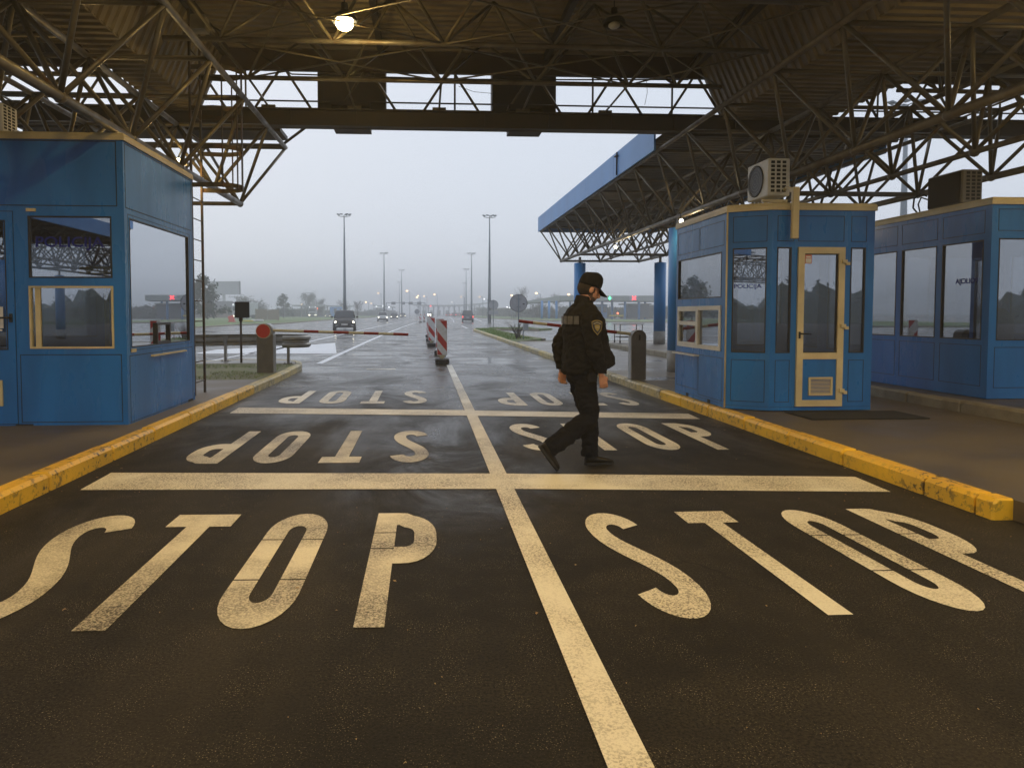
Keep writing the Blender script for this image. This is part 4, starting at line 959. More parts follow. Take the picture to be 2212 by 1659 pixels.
def remesh(g, voxel, name, m_, parent, smooth_it=4, disp=0, dscale=12, seed=0):
    tmp = g.build('tmp', m_); md = tmp.modifiers.new('r', 'REMESH'); md.mode = 'VOXEL'; md.voxel_size = voxel; md.use_smooth_shade = True
    sm = tmp.modifiers.new('s', 'SMOOTH'); sm.iterations = smooth_it; sm.factor = .5
    dg = bpy.context.evaluated_depsgraph_get(); me = bpy.data.meshes.new_from_object(tmp.evaluated_get(dg)); bpy.data.objects.remove(tmp)
    if disp:
        ns = [v.normal.copy() for v in me.vertices]
        for v, n in zip(me.vertices, ns):
            c = v.co * dscale; c.z *= 1.9
            f = abs(noise.noise(c + Vector((seed, 0, 0)))) + .5 * abs(noise.noise(c * 2.1))
            v.co += n * disp * (f - .3)
    me.name = name; me.polygons.foreach_set('use_smooth', [True] * len(me.polygons)); ob = bpy.data.objects.new(name, me); col.objects.link(ob); ob.parent = parent; ORG[ob.name] = (0, 0, 0); return ob
TW = R(12)
def tw(x, y): return (x * math.cos(TW) - y * math.sin(TW), x * math.sin(TW) + y * math.cos(TW))
# joints (x forward, y to his left, z up)
shR = Vector((-.02, -.19, 1.44)); elR = Vector((.0, -.27, 1.17)); wrR = Vector((.075, -.255, .915))
shL = Vector((.03, .19, 1.44)); elL = Vector((-.13, .27, 1.16)); wrL = Vector((-.125, .235, .915))
hiR = Vector((0, -.085, .9)); knR = Vector((.03, -.1, .49)); anR = Vector((-.33, -.1, .235))
hiL = Vector((.0, .085, .9)); knL = Vector((.105, .1, .49)); anL = Vector((.125, .1, .11))
# ---- body: one skin from head to feet
g = MB()
limb(g, [((.0, 0, .84), .10, .13), ((.0, 0, .95), .115, .15), ((.015, 0, 1.15), .11, .145), ((.01, 0, 1.32), .115, .17), ((.0, 0, 1.44), .09, .16), ((.005, 0, 1.5), .06, .08)])
limb(g, [((.0, 0, 1.46), .06, .066), ((.015, 0, 1.53), .06, .06), ((.035, 0, 1.6), .064, .06), ((.045, 0, 1.66), .06, .055)])
hx, hz = .06, 1.68; tilt = Euler((0, R(22), 0)).to_matrix()
def H(x, y, z): v = tilt @ Vector((x, y, z)); return Vector((hx, 0, hz)) + v
def hb(c, r, s_=(1, 1, 1)): g.ball(H(*c), r, 14, 10, s_, tilt)
hb((-.012, 0, .02), .1, (1, .77, 1.05)); hb((.025, 0, -.035), .075, (1, .83, 1.15)); hb((.045, 0, -.088), .04, (1.05, .95, .75))
hb((.072, 0, .028), .03, (.7, 1.6, .7)); hb((.055, .035, -.018), .025); hb((.055, -.035, -.018), .025)
limb(g, [(H(.088, 0, .012), .008, .009), (H(.103, 0, -.012), .012, .011), (H(.115, 0, -.032), .015, .017), (H(.098, 0, -.042), .012, .016)])
hb((.088, 0, -.062), .016, (.8, 1.5, .5)); hb((.086, 0, -.076), .015, (.8, 1.4, .55))
for s_ in (-1, 1):
    hb((-.005, s_ * .08, -.015), .03, (.75, .28, 1.05)); hb((.078, s_ * .031, .008), .0125, (.8, 1.1, .7))
for sh_, el, wr in ((shR, elR, wrR), (shL, elL, wrL)):
    limb(g, [(sh_, .05, .05), ((sh_ + el) / 2, .045, .045), (el, .038, .04), ((el + wr) / 2 + Vector((.0, 0, .02)), .036, .036), (wr, .025, .03), (wr + (wr - el) * .1, .024, .032)])
def hand(wr, el, side, curl=.9):
    d = (wr - el).normalized(); fw = Vector((1, 0, 0)); fw = (fw - d * fw.dot(d)).normalized(); lat = d.cross(fw).normalized() * (1 if side > 0 else 1)
    inn = Vector((0, -side, 0)); inn = (inn - d * inn.dot(d) - fw * inn.dot(fw)).normalized()
    p0 = wr + d * .01; p1 = wr + d * .085
    limb(g, [(p0, .028, .02), (p0 + d * .035 + fw * .003, .038, .0185), (p1, .041, .017), (p1 + d * .012, .036, .013)], ref=fw)
    for i, (o, L) in enumerate(((.031, .078), (.0105, .086), (-.0105, .08), (-.030, .064))):
        b = p1 + fw * o; cu = curl * (1 + .14 * i); a = b + (d * math.cos(cu * .35) + inn * math.sin(cu * .35)) * L * .45
        c = a + (d * math.cos(cu * 1.15) + inn * math.sin(cu * 1.15)) * L * .33; e = c + (d * math.cos(cu * 1.9) + inn * math.sin(cu * 1.9)) * L * .25
        limb(g, [(b - d * .014, .0098, .0098), (a, .0092, .0092), (c, .0083, .0083), (e, .0068, .0068)], ref=fw, n=10)
    b = p0 + d * .02 + fw * .028; a = b + (d * .65 + fw * .55 + inn * .45).normalized() * .04; c = a + (d * .9 + inn * .5).normalized() * .032
    limb(g, [(b - fw * .012, .014, .013), (a, .0115, .0115), (c, .0085, .0085)], ref=fw, n=10)
hand(wrR + Vector((.004, 0, -.01)), elR, -1, .75); hand(wrL + Vector((0, 0, -.01)), elL, 1, 1.0)
for hi, kn, an in ((hiR, knR, anR), (hiL, knL, anL)):
    limb(g, [(hi, .075, .075), ((hi + kn) / 2, .068, .068), (kn, .05, .052), ((kn + an) / 2, .048, .048), (an, .03, .03)])
limb(g, [(anL + Vector((0, 0, .01)), .03, .03), (anL + Vector((.0, 0, -.03)), .028, .028), (anL + Vector((.08, .005, -.06)), .02, .028), (anL + Vector((.15, .01, -.075)), .012, .02)], ref=(0, 0, 1))
limb(g, [(anR, .03, .03), (anR + Vector((-.045, 0, -.03)), .026, .028), (anR + Vector((-.02, 0, -.10)), .02, .026), (anR + Vector((.01, 0, -.15)), .012, .02)], ref=(1, 0, 0))
body = remesh(g, .0058, 'body', 'skin', pr, 3)
# ---- jacket
g = MB()
def tring(cx, z, rx, ry, tilt_=0, pw=.85):
    o = []
    for i in range(28):
        a = 2 * math.pi * i / 28; c, s_ = math.cos(a), math.sin(a)
        x = cx + rx * 1.07 * math.copysign(abs(c) ** pw, c); y = ry * 1.07 * math.copysign(abs(s_) ** pw, s_); X_, Y_ = tw(x, y); o.append(Vector((X_, Y_, z + tilt_ * (x - cx))))
    return o
g.loft([tring(.065, .925, .205, .185, .20), tring(.062, .955, .235, .205, .17), tring(.052, 1.04, .215, .205, .08), tring(.034, 1.16, .187, .20), tring(.02, 1.28, .172, .212), tring(.004, 1.38, .152, .215), tring(-.004, 1.45, .13, .2), tring(-.004, 1.50, .10, .155, -.05), tring(.004, 1.545, .078, .095, -.1), tring(.012, 1.58, .07, .078, -.2)])
for sh_, el, wr in ((shR, elR, wrR), (shL, elL, wrL)):
    limb(g, [(sh_ + Vector((0, 0, .0)), .07, .068), (sh_ * .8 + el * .2 + Vector((0, .012 * (1 if sh_.y > 0 else -1), 0)), .09, .084), ((sh_ + el) / 2, .085, .078), (el, .076, .072), ((el + wr) / 2, .069, .065), (wr + Vector((0, 0, .035)), .058, .054), (wr + Vector((0, 0, .012)), .044, .042)])
# open front edge swinging forward
jk = remesh(g, .0085, 'jacket', 'cloth_black', pr, 4, .022, 9)
g = MB(); limb(g, [((-.012, 0, 1.535), .075, .085), ((-.004, 0, 1.575), .074, .078), ((.004, 0, 1.615), .068, .072)]); remesh(g, .007, 'collar', 'cloth_black', jk, 2, .003, 20)
for nm, wr in (('cuff', wrR), ('cuff', wrL)):
    g = MB(); limb(g, [(wr + Vector((0, 0, .045)), .054, .05), (wr + Vector((0, 0, .004)), .05, .047)]); g.build(nm, 'cloth_black', jk)
# waistband of the jacket
# sleeve badge: shield with a pale star panel
def shield(name, m_, parent, c, n, up, s_, off, poly):
    n = Vector(n).normalized(); up = (Vector(up) - n * Vector(up).dot(n)).normalized(); r_ = up.cross(n)
    g = MB(); a = [Vector(c) + n * off + r_ * x * s_ + up * y * s_ for x, y in poly]; b = [p - n * .002 for p in a]; k = len(a)
    g.add(a + b, [list(range(k)), list(range(k, 2 * k))[::-1]] + [(i, (i + 1) % k, k + (i + 1) % k, k + i) for i in range(k)]); return g.build(name, m_, parent)
SH = [(-.5, .42), (-.28, .53), (0, .58), (.28, .53), (.5, .42), (.47, .0), (.36, -.32), (.0, -.72), (-.36, -.32), (-.47, .0)]
bc = Vector((.0, -.322, 1.335)); bn_ = Vector((.08, -1, .12))
bd = shield('badge', 'badge_gold', jk, bc, bn_, (0, 0, 1), .105, .016, SH)
shield('badge_field', 'badge_dark', bd, bc, bn_, (0, 0, 1), .09, .0195, SH)
shield('badge_band', 'badge_pale', bd, bc, bn_, (0, 0, 1), .1, .0215, [(-.36, .3), (0, .42), (.36, .3), (.34, .2), (0, .32), (-.34, .2)])
shield('badge_crest', 'badge_gold', bd, bc, bn_, (0, 0, 1), .1, .0215, [(-.26, .12), (-.1, .2), (.1, .2), (.26, .12), (.24, -.12), (.12, -.3), (0, -.42), (-.12, -.3), (-.24, -.12)])
shield('badge_centre', 'badge_pale', bd, bc, bn_, (0, 0, 1), .1, .0235, [(-.2, .0), (.2, .0), (.18, -.1), (-.18, -.1)])
# reflective panel across the back, in segments
g = MB()
for k, (a0, a1) in enumerate(((-.15, -.10), (-.085, -.02), (-.005, .05), (.065, .13))):
    q = []
    for y in (a0, a1):
        for z in (1.355, 1.43):
            xx = -.182 + .55 * y * y * 3; X_, Y_ = tw(xx, y); q.append((X_, Y_, z))
    g.add([q[0], q[2], q[3], q[1]] + [(x + .004, y, z) for x, y, z in (q[0], q[2], q[3], q[1])], [(0, 1, 2, 3), (7, 6, 5, 4), (0, 4, 5, 1), (1, 5, 6, 2), (2, 6, 7, 3), (3, 7, 4, 0)])
g.build('back_panel', 'reflective_grey', jk)
# ---- trousers
g = MB()
limb(g, [((.0, 0, .985), .13, .155), ((-.005, 0, .93), .145, .168), ((-.008, 0, .86), .14, .165), ((-.002, 0, .80), .115, .15)])
limb(g, [(hiR + Vector((0, 0, .0)), .105, .09), (Vector((.0, -.088, .76)), .105, .093), (Vector((.02, -.095, .62)), .098, .088), (knR + Vector((-.005, 0, .0)), .088, .084), (Vector((-.11, -.1, .39)), .088, .082), (Vector((-.23, -.1, .305)), .088, .08), (anR + Vector((-.005, 0, .0)), .085, .077), (anR + Vector((-.04, 0, -.02)), .08, .074)])
limb(g, [(hiL, .105, .09), (Vector((.02, .088, .76)), .102, .092), (Vector((.06, .095, .62)), .095, .088), (knL, .085, .084), (Vector((.115, .1, .35)), .08, .08), (Vector((.12, .1, .2)), .08, .078), (anL + Vector((-.005, 0, -.02)), .082, .076)])
tr_ = remesh(g, .0085, 'trousers', 'cloth_navy', pr, 4, .017, 9, 5)
g = MB(); g.box((.02, -.178, .9), (.075, .045, .15), rx=R(-6), bev=.012); g.box((.02, -.19, .95), (.08, .05, .05), bev=.01); g.build('holster', 'leather', tr_)
g = MB(); limb(g, [((0, 0, .975), .142, .165), ((0, 0, .935), .148, .172)]); g.build('belt', 'leather', tr_)
# ---- shoes
def shoe(heel, fwd, up, name='shoe'):
    f = Vector(fwd).normalized(); u = Vector(up).normalized(); s_ = f.cross(u)
    g = MB()
    def rg(t, w_, h0, h1): return [heel + f * t + s_ * w_ * math.cos(a) + u * ((h0 + h1) / 2 + (h1 - h0) / 2 * math.sin(a)) for a in [2 * math.pi * i / 16 for i in range(16)]]
    g.loft([rg(-.005, .022, .02, .07), rg(.01, .036, .008, .115), rg(.05, .04, .006, .125), rg(.09, .038, .006, .11), rg(.13, .042, .006, .085), rg(.19, .05, .006, .07), rg(.24, .046, .008, .062), rg(.275, .032, .012, .05), rg(.288, .012, .02, .036)])
    o = remesh(g, .006, name, 'leather', pr, 2)
    g = MB(); pl_ = [(-.005, .02), (.0, .036), (.06, .036), (.12, .034), (.2, .05), (.26, .042), (.29, .015)]
    poly = [heel + f * t + s_ * w_ for t, w_ in pl_] + [heel + f * t - s_ * w_ for t, w_ in reversed(pl_)]; k = len(poly)
    g.add(poly + [p + u * .022 for p in poly], [list(range(k))[::-1], list(range(k, 2 * k))] + [(i, (i + 1) % k, k + (i + 1) % k, k + i) for i in range(k)]); g.build('sole', 'rubber', o)
shoe(Vector((.075, .1, .004)), (1, .06, .0), (0, 0, 1))
shoe(Vector((-.455, -.1, .235)), (.60, .05, -.80), (.80, 0, .60))
# ---- cap, hair, beard
g = MB(); rings = []
for z, k, ox in ((-.028, 1.0, 0), (0, 1.02, 0), (.04, 1.0, .0), (.075, .9, -.002), (.098, .68, -.004), (.11, .35, -.006)):
    rings.append([H(-.008 + ox + .108 * k * math.cos(2 * math.pi * i / 24), .087 * k * math.sin(2 * math.pi * i / 24), .052 + z + .012 * math.cos(2 * math.pi * i / 24)) for i in range(24)])
g.loft(rings); cp = g.build('cap', 'cloth_black', pr)
g = MB(); top = []; bot = []
for i in range(13):
    a = R(-62 + 124 * i / 12); inner = H(-.008 + .104 * math.cos(a), .085 * math.sin(a), .04); L = .095 * math.cos(a * .82); dr_ = -.035 - .02 * (math.sin(a) ** 2)
    outer = H(-.008 + .104 * math.cos(a) + L, .088 * math.sin(a) * .97, .04 + dr_ * L / .08); top += [inner, outer]; bot += [inner - Vector((0, 0, .004)), outer - Vector((0, 0, .004))]
n2 = len(top); fs = [(2 * i, 2 * i + 1, 2 * i + 3, 2 * i + 2) for i in range(12)]; fs += [(a + n2, c + n2, d + n2, b + n2) for a, b, d, c in [(2 * i, 2 * i + 1, 2 * i + 3, 2 * i + 2) for i in range(12)]]
fs += [(2 * i + 1, 2 * i + 1 + n2, 2 * i + 3 + n2, 2 * i + 3) for i in range(12)]; g.smooth = True; g.add(top + bot, fs); g.build('visor', 'cloth_black', cp)
g = MB(); g.ball(H(-.022, 0, .0), .1, 18, 12, (.97, .83, .86), tilt); g.ball(H(-.045, 0, -.035), .062, 14, 8, (.85, 1.05, .75), tilt); remesh(g, .006, 'hair', 'hair', pr, 2, .004, 60)
g = MB(); g.ball(H(.03, 0, -.075), .062, 14, 8, (1.02, 1.0, .72), tilt); g.ball(H(.012, 0, -.05), .063, 14, 8, (.85, 1.07, .9), tilt); remesh(g, .005, 'beard', 'beard', pr, 2, .002, 60)
pr.location = (1.485, 6.3, 0.0); pr.rotation_euler = (0, 0, R(8))
# ------------------------------------------------------------ vehicles
def sect(y, w0, w1, z0, z1, n=4):
    """rounded body section at station y: half widths w0 (sill), w1 (top), heights z0..z1"""
    r = min(.09, (z1 - z0) * .3)
    pts = [(-w0 + .05, z0), (-w0, z0 + .07), (-w0 - .01, (z0 + z1) / 2), (-w1, z1 - r), (-w1 + r, z1), (0, z1 + .02)]
    pts += [(-x, z) for x, z in pts[-2::-1]]; return [(x, y, z) for x, z in pts]
def vehicle(name, label, cat, grp, paint, L, W, Hh, kind, front, lights=True, plate=True, wheel=.34):
    """local frame: length along Y, nose at -Y; front True = the nose is lit"""
    t_ = thing(name, (0, 0, 0), label, cat, grp); w_ = W / 2; belt = Hh * (.62 if kind == 'suv' else .58)
    hood = {'suv': .27, 'van': .2, 'sedan': .27}[kind]; tail = {'suv': .985, 'van': .985, 'sedan': .86}[kind]
    y0, y1 = -L / 2, L / 2; Y = lambda f: y0 + L * f; hz_ = belt * (.97 if kind != 'van' else .95)
    g = MB(); g.loft([sect(Y(0), w_ * .80, w_ * .78, .36, hz_ * .70), sect(Y(.012), w_ * .9, w_ * .86, .28, hz_ * .82), sect(Y(.05), w_ * .97, w_ * .92, .24, hz_ * .9), sect(Y(.15), w_, w_ * .95, .22, hz_ * .95), sect(Y(hood), w_, w_ * .96, .22, belt),
                      sect(Y(.5), w_, w_ * .96, .22, belt), sect(Y(.8), w_, w_ * .96, .22, belt + .02), sect(Y(.95), w_ * .98, w_ * .93, .24, belt + .01), sect(Y(.988), w_ * .92, w_ * .88, .3, belt - .03), sect(Y(1), w_ * .84, w_ * .8, .38, belt * .85)]); bd_ = g.build('body', paint, t_)
    # greenhouse: glass volume with a painted roof cap and pillars
    gy = [(Y(hood), belt - .02, .9), (Y(hood + .12), Hh - .07, .76), (Y(hood + .2), Hh - .03, .75), (Y(.62), Hh - .03, .75), (Y(tail - .1), Hh - .06, .75), (Y(tail), belt + .05, .85)]
    rings = []
    for y, z, k in gy: rings.append([(-w_ * .93, y, belt - .03), (-w_ * k, y, z - .03 if z > belt + .1 else z), (-w_ * k + .06, y, z), (w_ * k - .06, y, z), (w_ * k, y, z - .03 if z > belt + .1 else z), (w_ * .93, y, belt - .03)])
    g = MB(); g.loft(rings, smooth=False); g.build('windows', 'car_glass', t_)
    g = MB(); top = [(y, z, k) for y, z, k in gy[1:5]]
    g.loft([[(-w_ * k + .0, y, z - .02), (-w_ * k + .05, y, z + .018), (0, y, z + .035), (w_ * k - .05, y, z + .018), (w_ * k, y, z - .02)] for y, z, k in top], smooth=False)
    for s_ in (-1, 1):
        for i, j in ((0, 1), (4, 5)):
            a, b = gy[i], gy[j]; g.tube((s_ * (w_ * a[2] - .02), a[0], a[1]), (s_ * (w_ * b[2] - .02), b[0], b[1]), .035, 6)
        for f in (.5, .72): g.tube((s_ * w_ * .935, Y(f), belt), (s_ * w_ * .765, Y(f), Hh - .06), .03, 5)
    g.build('roof', paint, t_)
    for s_ in (-1, 1):
        for f in (.17, .82):
            g = MB(); g.tube((s_ * (w_ - .22), Y(f), wheel), (s_ * (w_ + .008), Y(f), wheel), wheel, 20); wh = g.build('wheel', 'rubber', t_)
            g = MB(); g.tube((s_ * (w_ + .002), Y(f), wheel), (s_ * (w_ + .016), Y(f), wheel), wheel * .6, 12); g.build('rim', 'chrome', wh)
        g = MB(); g.box((s_ * (w_ + .1), Y(hood + .05), belt + .06), (.2, .09, .14), bev=.03); g.build('mirror', paint, t_)
    lz_ = hz_ * .68
    for s_ in (-1, 1):
        g = MB(); g.ball((s_ * w_ * .74, Y(.008), lz_), .10, 10, 6, (1.15, .4, .8)); g.build('headlight', 'headlight' if front and lights else 'chrome', t_)
        g = MB(); g.box((s_ * w_ * .86, Y(.992), lz_ + .12), (.14, .1, .26), bev=.03); g.build('taillight', 'taillight' if (not front and lights) else 'red_reflex', t_)
        if front: g = MB(); g.box((s_ * w_ * .68, Y(.004), .42), (.2, .05, .1)); g.build('fog_lamp', 'chrome', t_)
    g = MB(); g.box((0, Y(.006), lz_ + .0), (W * .42, .05, .17), bev=.02); g.box((0, Y(.002), .38), (W * .55, .05, .12)); g.build('grille', 'black_plastic', t_)
    g = MB(); g.box((0, Y(.0) - .015, .5), (.52, .02, .11)) if front else g.box((0, Y(1) + .012, .72), (.52, .02, .11)); g.build('number_plate', 'paper', t_)
    g = MB(); g.box((0, Y(.004), .33), (W * .86, .1, .12), bev=.03); g.box((0, Y(.996), .38), (W * .86, .1, .16), bev=.03); g.build('bumper', 'black_plastic', t_)
    return t_
def put(o, x, y, rz=0): o.location = (x, y, 0); o.rotation_euler = (0, 0, rz); return o
put(vehicle('suv', 'dark grey off-roader with both headlights lit, first of the oncoming cars', 'car', 'cars coming towards the booths', 'car_dark', 4.4, 1.9, 1.68, 'suv', True), -6.75, 59.0, R(6))
put(vehicle('estate_car', 'white car with bright headlights mirrored on the wet road', 'car', 'cars coming towards the booths', 'car_white', 4.5, 1.82, 1.62, 'suv', True), -7.15, 120, R(4))
dk = put(vehicle('hatchback', 'small dark car with round lit headlights following the white car', 'car', 'cars coming towards the booths', 'car_black', 4.0, 1.7, 1.42, 'sedan', True), -6.75, 158, R(3))
copy_tree(dk, 'faint car with two specks of headlight far up the wet road', (-6.5, 215, 0), R(3))
put(vehicle('minivan', 'grey van driving away with red tail lights lit', 'van', 'cars driving away up the road', 'car_grey', 4.7, 1.86, 1.85, 'van', False), 7.1, 110, R(180 - 3))
q1 = put(vehicle('sedan', 'dim red-lit car just ahead of the queue at the far control point', 'car', 'queue of cars at the far control point', 'car_red', 4.2, 1.75, 1.45, 'sedan', False), 9.6, 270, math.pi)
for k, (x, y) in enumerate(((12.5, 287), (13.4, 295), (14.8, 301), (16.2, 309), (17.6, 318), (19.4, 330))):
    copy_tree(q1, ['first car of the cluster of red tail lights in the misty queue', 'second car deep in the cluster of red tail lights', 'third car deep in the cluster of red tail lights', 'fourth car deep in the cluster of red tail lights', 'fifth car in the cluster of red tail lights', 'last car of the red queue under the far roof'][k], (x, y, 0), math.pi)
gc = thing('oncoming_car', (2.0, 205, 0), 'oncoming car hidden behind the glare of its own headlights', 'car')
g = MB(); g.box((2.0, 207, .75), (1.7, 4, .9), bev=.25); g.box((2.0, 207.3, 1.3), (1.4, 2, .5), bev=.2); g.build('body', 'car_black', gc)
for x in (1.45, 2.1): g = MB(); g.ball((x, 204.9, .85), .26 if x < 2 else .12, 10, 6); g.build('headlight', 'headlight_glare', gc)
for x in (1.3, 2.7):
    for y in (205.8, 208.4): g = MB(); g.tube((x - .1, y, .33), (x + .1, y, .33), .33, 12); g.build('wheel', 'rubber', gc)
# truck and the light ones by the far canopy
def truck(x, y, label, sc_=1, trailer=True):
    t_ = thing('truck', (x, y, 0), label, 'truck', 'trucks waiting on the far side road')
    g = MB(); g.box((x, y + 1.1, 1.95), (2.4, 2.2, 2.9), bev=.15); g.build('cab', 'truck_white', t_)
    g = MB(); g.box((x, y - .005, 2.35), (2.1, .06, .9), bev=.03); g.build('windscreen', 'car_glass', t_)
    g = MB(); g.box((x, y - .01, 1.2), (1.4, .06, .7), bev=.02); g.box((x, y + .02, .5), (2.4, .2, .35), bev=.04); g.build('grille', 'black_plastic', t_)
    for s_ in (-1, 1):
        g = MB(); g.ball((x + s_ * .95, y - .03, .72), .2, 10, 6, (1, .4, .9)); g.build('headlight', 'headlight', t_)
        g = MB(); g.ball((x + s_ * .9, y - .02, 3.25), .13, 10, 6, (1, .5, 1)); g.build('marker_lamp', 'lamp_white', t_)
        for yy in (.9, 4.2, 9, 10.2): g = MB(); g.tube((x + s_ * 1.2, y + yy, .5), (x + s_ * .9, y + yy, .5), .5, 16); g.build('wheel', 'rubber', t_)
    if trailer: g = MB(); g.box((x + .02, y + 8, 2.35), (2.5, 10.5, 2.8), bev=.05); g.box((x, y + 7, .9), (.9, 11, .25)); g.build('trailer', 'truck_white', t_)
    return t_
tk = truck(-40.6, 152, 'pale lorry with lit headlights partly behind the black box sign')
truck(-35.0, 218, 'lorry with four small lights waiting under the far bus-stop like canopy', trailer=False)
copy_tree(dk, 'car with one visible headlight beside the far canopy column', (-29.8, 216, 0), R(3))

# ------------------------------------------------------------ tall lamp masts
def mast(x, y, h, label, first=True):
    t_ = thing('lamp_mast', (0, 0, 0), label, 'lamp mast', 'tall floodlight masts along the road')
    g = MB(); g.smooth = True; n = 12
    g.loft([cap_ring(n, r, (0, 0, z), (1, 0, 0), (0, 1, 0)) for z, r in ((0, .27), (h * .3, .22), (h * .7, .14), (h, .075))]); g.build('pole', 'pole_steel', t_)
    g = MB(); g.tube((-.9, 0, h + .12), (.0, 0, h - .02), .05, 6); g.tube((0, 0, h - .02), (.9, 0, h + .12), .05, 6); g.tube((0, -.7, h + .1), (0, .7, h + .1), .05, 6); g.build('arm', 'pole_steel', t_)
    for a, b, rr in ((-.85, 0, .35), (-.35, -.4, .2), (.2, .5, .1), (.85, 0, -.35), (.45, -.4, -.15)):
        g = MB(); g.box((a, b, h + .34), (.42, .36, .16), rz=rr, ry=rr, bev=.03); g.build('floodlight', 'pole_steel', t_)
    return t_
mst = mast(0, 0, 15.7, 'tall mast rising straight up behind the dark off-roader'); mst.location = (-11.75, 103, 0)
for x, y, lb in ((-9.6, 168, 'tall mast rising from behind the white oncoming car'), (-7.4, 233, 'tall mast crossing the overhead lane panels'), (-11.4, 325, 'faintest mast on the oncoming side of the road'),
                 (9.95, 103, 'tall mast behind the small round sign'), (11.8, 168, 'tall mast behind the grey van'), (14.2, 228, 'thin mast in the mist between the van and the queue'), (19.9, 335, 'faintest mast beside the red queue')):
    copy_tree(mst, lb, (x, y, 0))
m2 = mast(0, 0, 20, 'thick pale mast showing through the trusses above the booths'); m2.location = (43.5, 60, 0); m2.scale = (1.6, 1.6, 1)
# street lamps, lit and yellow in the mist
def street(x, y, z, label, r=.35, white=False):
    t_ = thing('street_lamp', (x, y, 0), label, 'street lamp', 'lit street lamps far off in the mist')
    g = MB(); g.tube((x, y, 0), (x, y, z), .11, 8, .06); g.tube((x, y, z), (x - .9, y, z + .25), .05, 6); g.build('pole', 'pole_steel', t_)
    g = MB(); g.ball((x - 1.0, y, z + .2), r * .8, 10, 6, (1, .8, .7)); g.build('lamp', 'lamp_white' if white else 'lamp_far', t_)
    return t_
for x, y, z, r, wh, lb in ((-15.4, 250, 8.4, .3, 0, 'lit street lamp between two masts on the oncoming side'), (-5.0, 250, 9.2, .5, 0, 'brightest orange street lamp over the lane panels'), (-1.4, 250, 6.9, .5, 0, 'lower one of the paired orange lamps above the beacons'),
                          (-1.1, 262, 7.7, .4, 0, 'upper one of the paired orange lamps above the beacons'), (1.2, 250, 7.3, .3, 0, 'single orange lamp above the last lane panel'), (5.0, 250, 7.9, .45, 0, 'orange lamp over the middle of the far arched roof'),
                          (11.4, 250, 5.2, .25, 1, 'white lamp low over the far arched roof'), (14.7, 250, 7.1, .25, 0, 'small lamp above the red queue'), (-19.9, 250, 5.1, .4, 0, 'orange lamp low beyond the dark off-roader'), (-18.0, 250, 4.7, .25, 0, 'small dim lamp beside the low orange one'),
                          (12.0, 200, 5.9, .22, 0, 'small lamp over the end of the far arched roof'), (17.4, 200, 5.9, .25, 0, 'small lamp beyond the end of the arched roof'), (18.8, 200, 5.3, .28, 1, 'white lamp near the small round sign'),
                          (23.0, 170, 5.6, .36, 0, 'orange lamp touching the rim of the large round sign'), (29.2, 170, 6.15, .42, 0, 'bright orange lamp between the round sign and the grey flat roof'), (37.4, 170, 5.85, .42, 0, 'orange lamp glowing over the grey flat roof'),
                          (45.0, 170, 5.75, .3, 0, 'orange lamp just in front of the officer face'), (19.4, 150, 2.5, .2, 1, 'low white lamp beside the round sign post'), (20.2, 152, 2.4, .22, 1, 'second low white lamp beside the round sign post'),
                          (-36.8, 215, 3.9, .2, 0, 'tiny lamp over the end of the far side canopy')):
    street(x, y, z, lb, r, wh)
# ------------------------------------------------------------ lane gantry, far arched roof, side canopies
gt = thing('gantry', (-6, 240, 0), 'overhead gantry carrying four grey lane panels across the road', 'gantry', None)
g = MB(); g.tube((-13.1, 240, 4.95), (.6, 240, 4.95), .11, 6); g.tube((-13.0, 240, 0), (-13.0, 240, 5.1), .16, 8); g.tube((.55, 240, 0), (.55, 240, 5.05), .13, 8); g.build('frame', 'pole_steel', gt)
for x in (-10.5, -7.2, -4.5, -1.5): g = MB(); g.box((x, 239.8, 4.78), (1.45, .2, .95), bev=.03); g.build('panel', 'car_grey', gt)
fr = thing('toll_roof', (12, 380, 0), 'long arched roof of the far control point fading in the mist', 'canopy', None)
g = MB(); N = 26; rings = []
for i in range(N + 1):
    u = i / N; x = -6 + 45 * u; z = 5.75 + 4.6 * (u - .38) ** 2 * 1.0
    th_ = .62; rings.append([(x, 378, z - th_), (x, 378, z), (x, 402, z + .3), (x, 402, z - th_)])
g.loft(rings, smooth=False); g.build('roof', 'board_grey', fr)
for i in range(13):
    x = -3 + 2.9 * i; u = (x + 6) / 45; z = 5.2 + 4.6 * (u - .38) ** 2
    g = MB(); g.tube((x, 388, 0), (x, 388, z), .3, 8); g.tube((x - 1.0, 388, z), (x, 388, z - 1.6), .13, 6); g.tube((x + 1.0, 388, z), (x, 388, z - 1.6), .13, 6); g.build('pillar', 'pole_steel', fr)
for i in range(8):
    x = 0 + 4.4 * i; g = MB(); g.box((x, 386, 1.4), (1.5, 4, 2.8), bev=.05); g.build('booth_cabin', 'board_grey', fr)
g = MB(); g.ball((3.9, 377.7, 5.2), .35, 8, 6); g.build('signal', 'sig_red', fr)
s2 = thing('toll_roof', (-18, 300, 0), 'small slanting roof behind the white oncoming car, hung with lights', 'canopy', None)
g = MB(); g.box((-17, 300, 4.2), (9.5, 8, .5), ry=R(5)); g.build('roof', 'board_grey', s2)
for x in (-20.5, -17, -13.5): g = MB(); g.tube((x, 300, 0), (x, 300, 4), .2, 8); g.build('pillar', 'pole_steel', s2)
for x, z in ((-20.2, 4.1), (-17.4, 4.3), (-14.8, 3.8)): g = MB(); g.ball((x, 295.6, z), .28, 8, 6); g.build('lamp', 'lamp_white', s2)
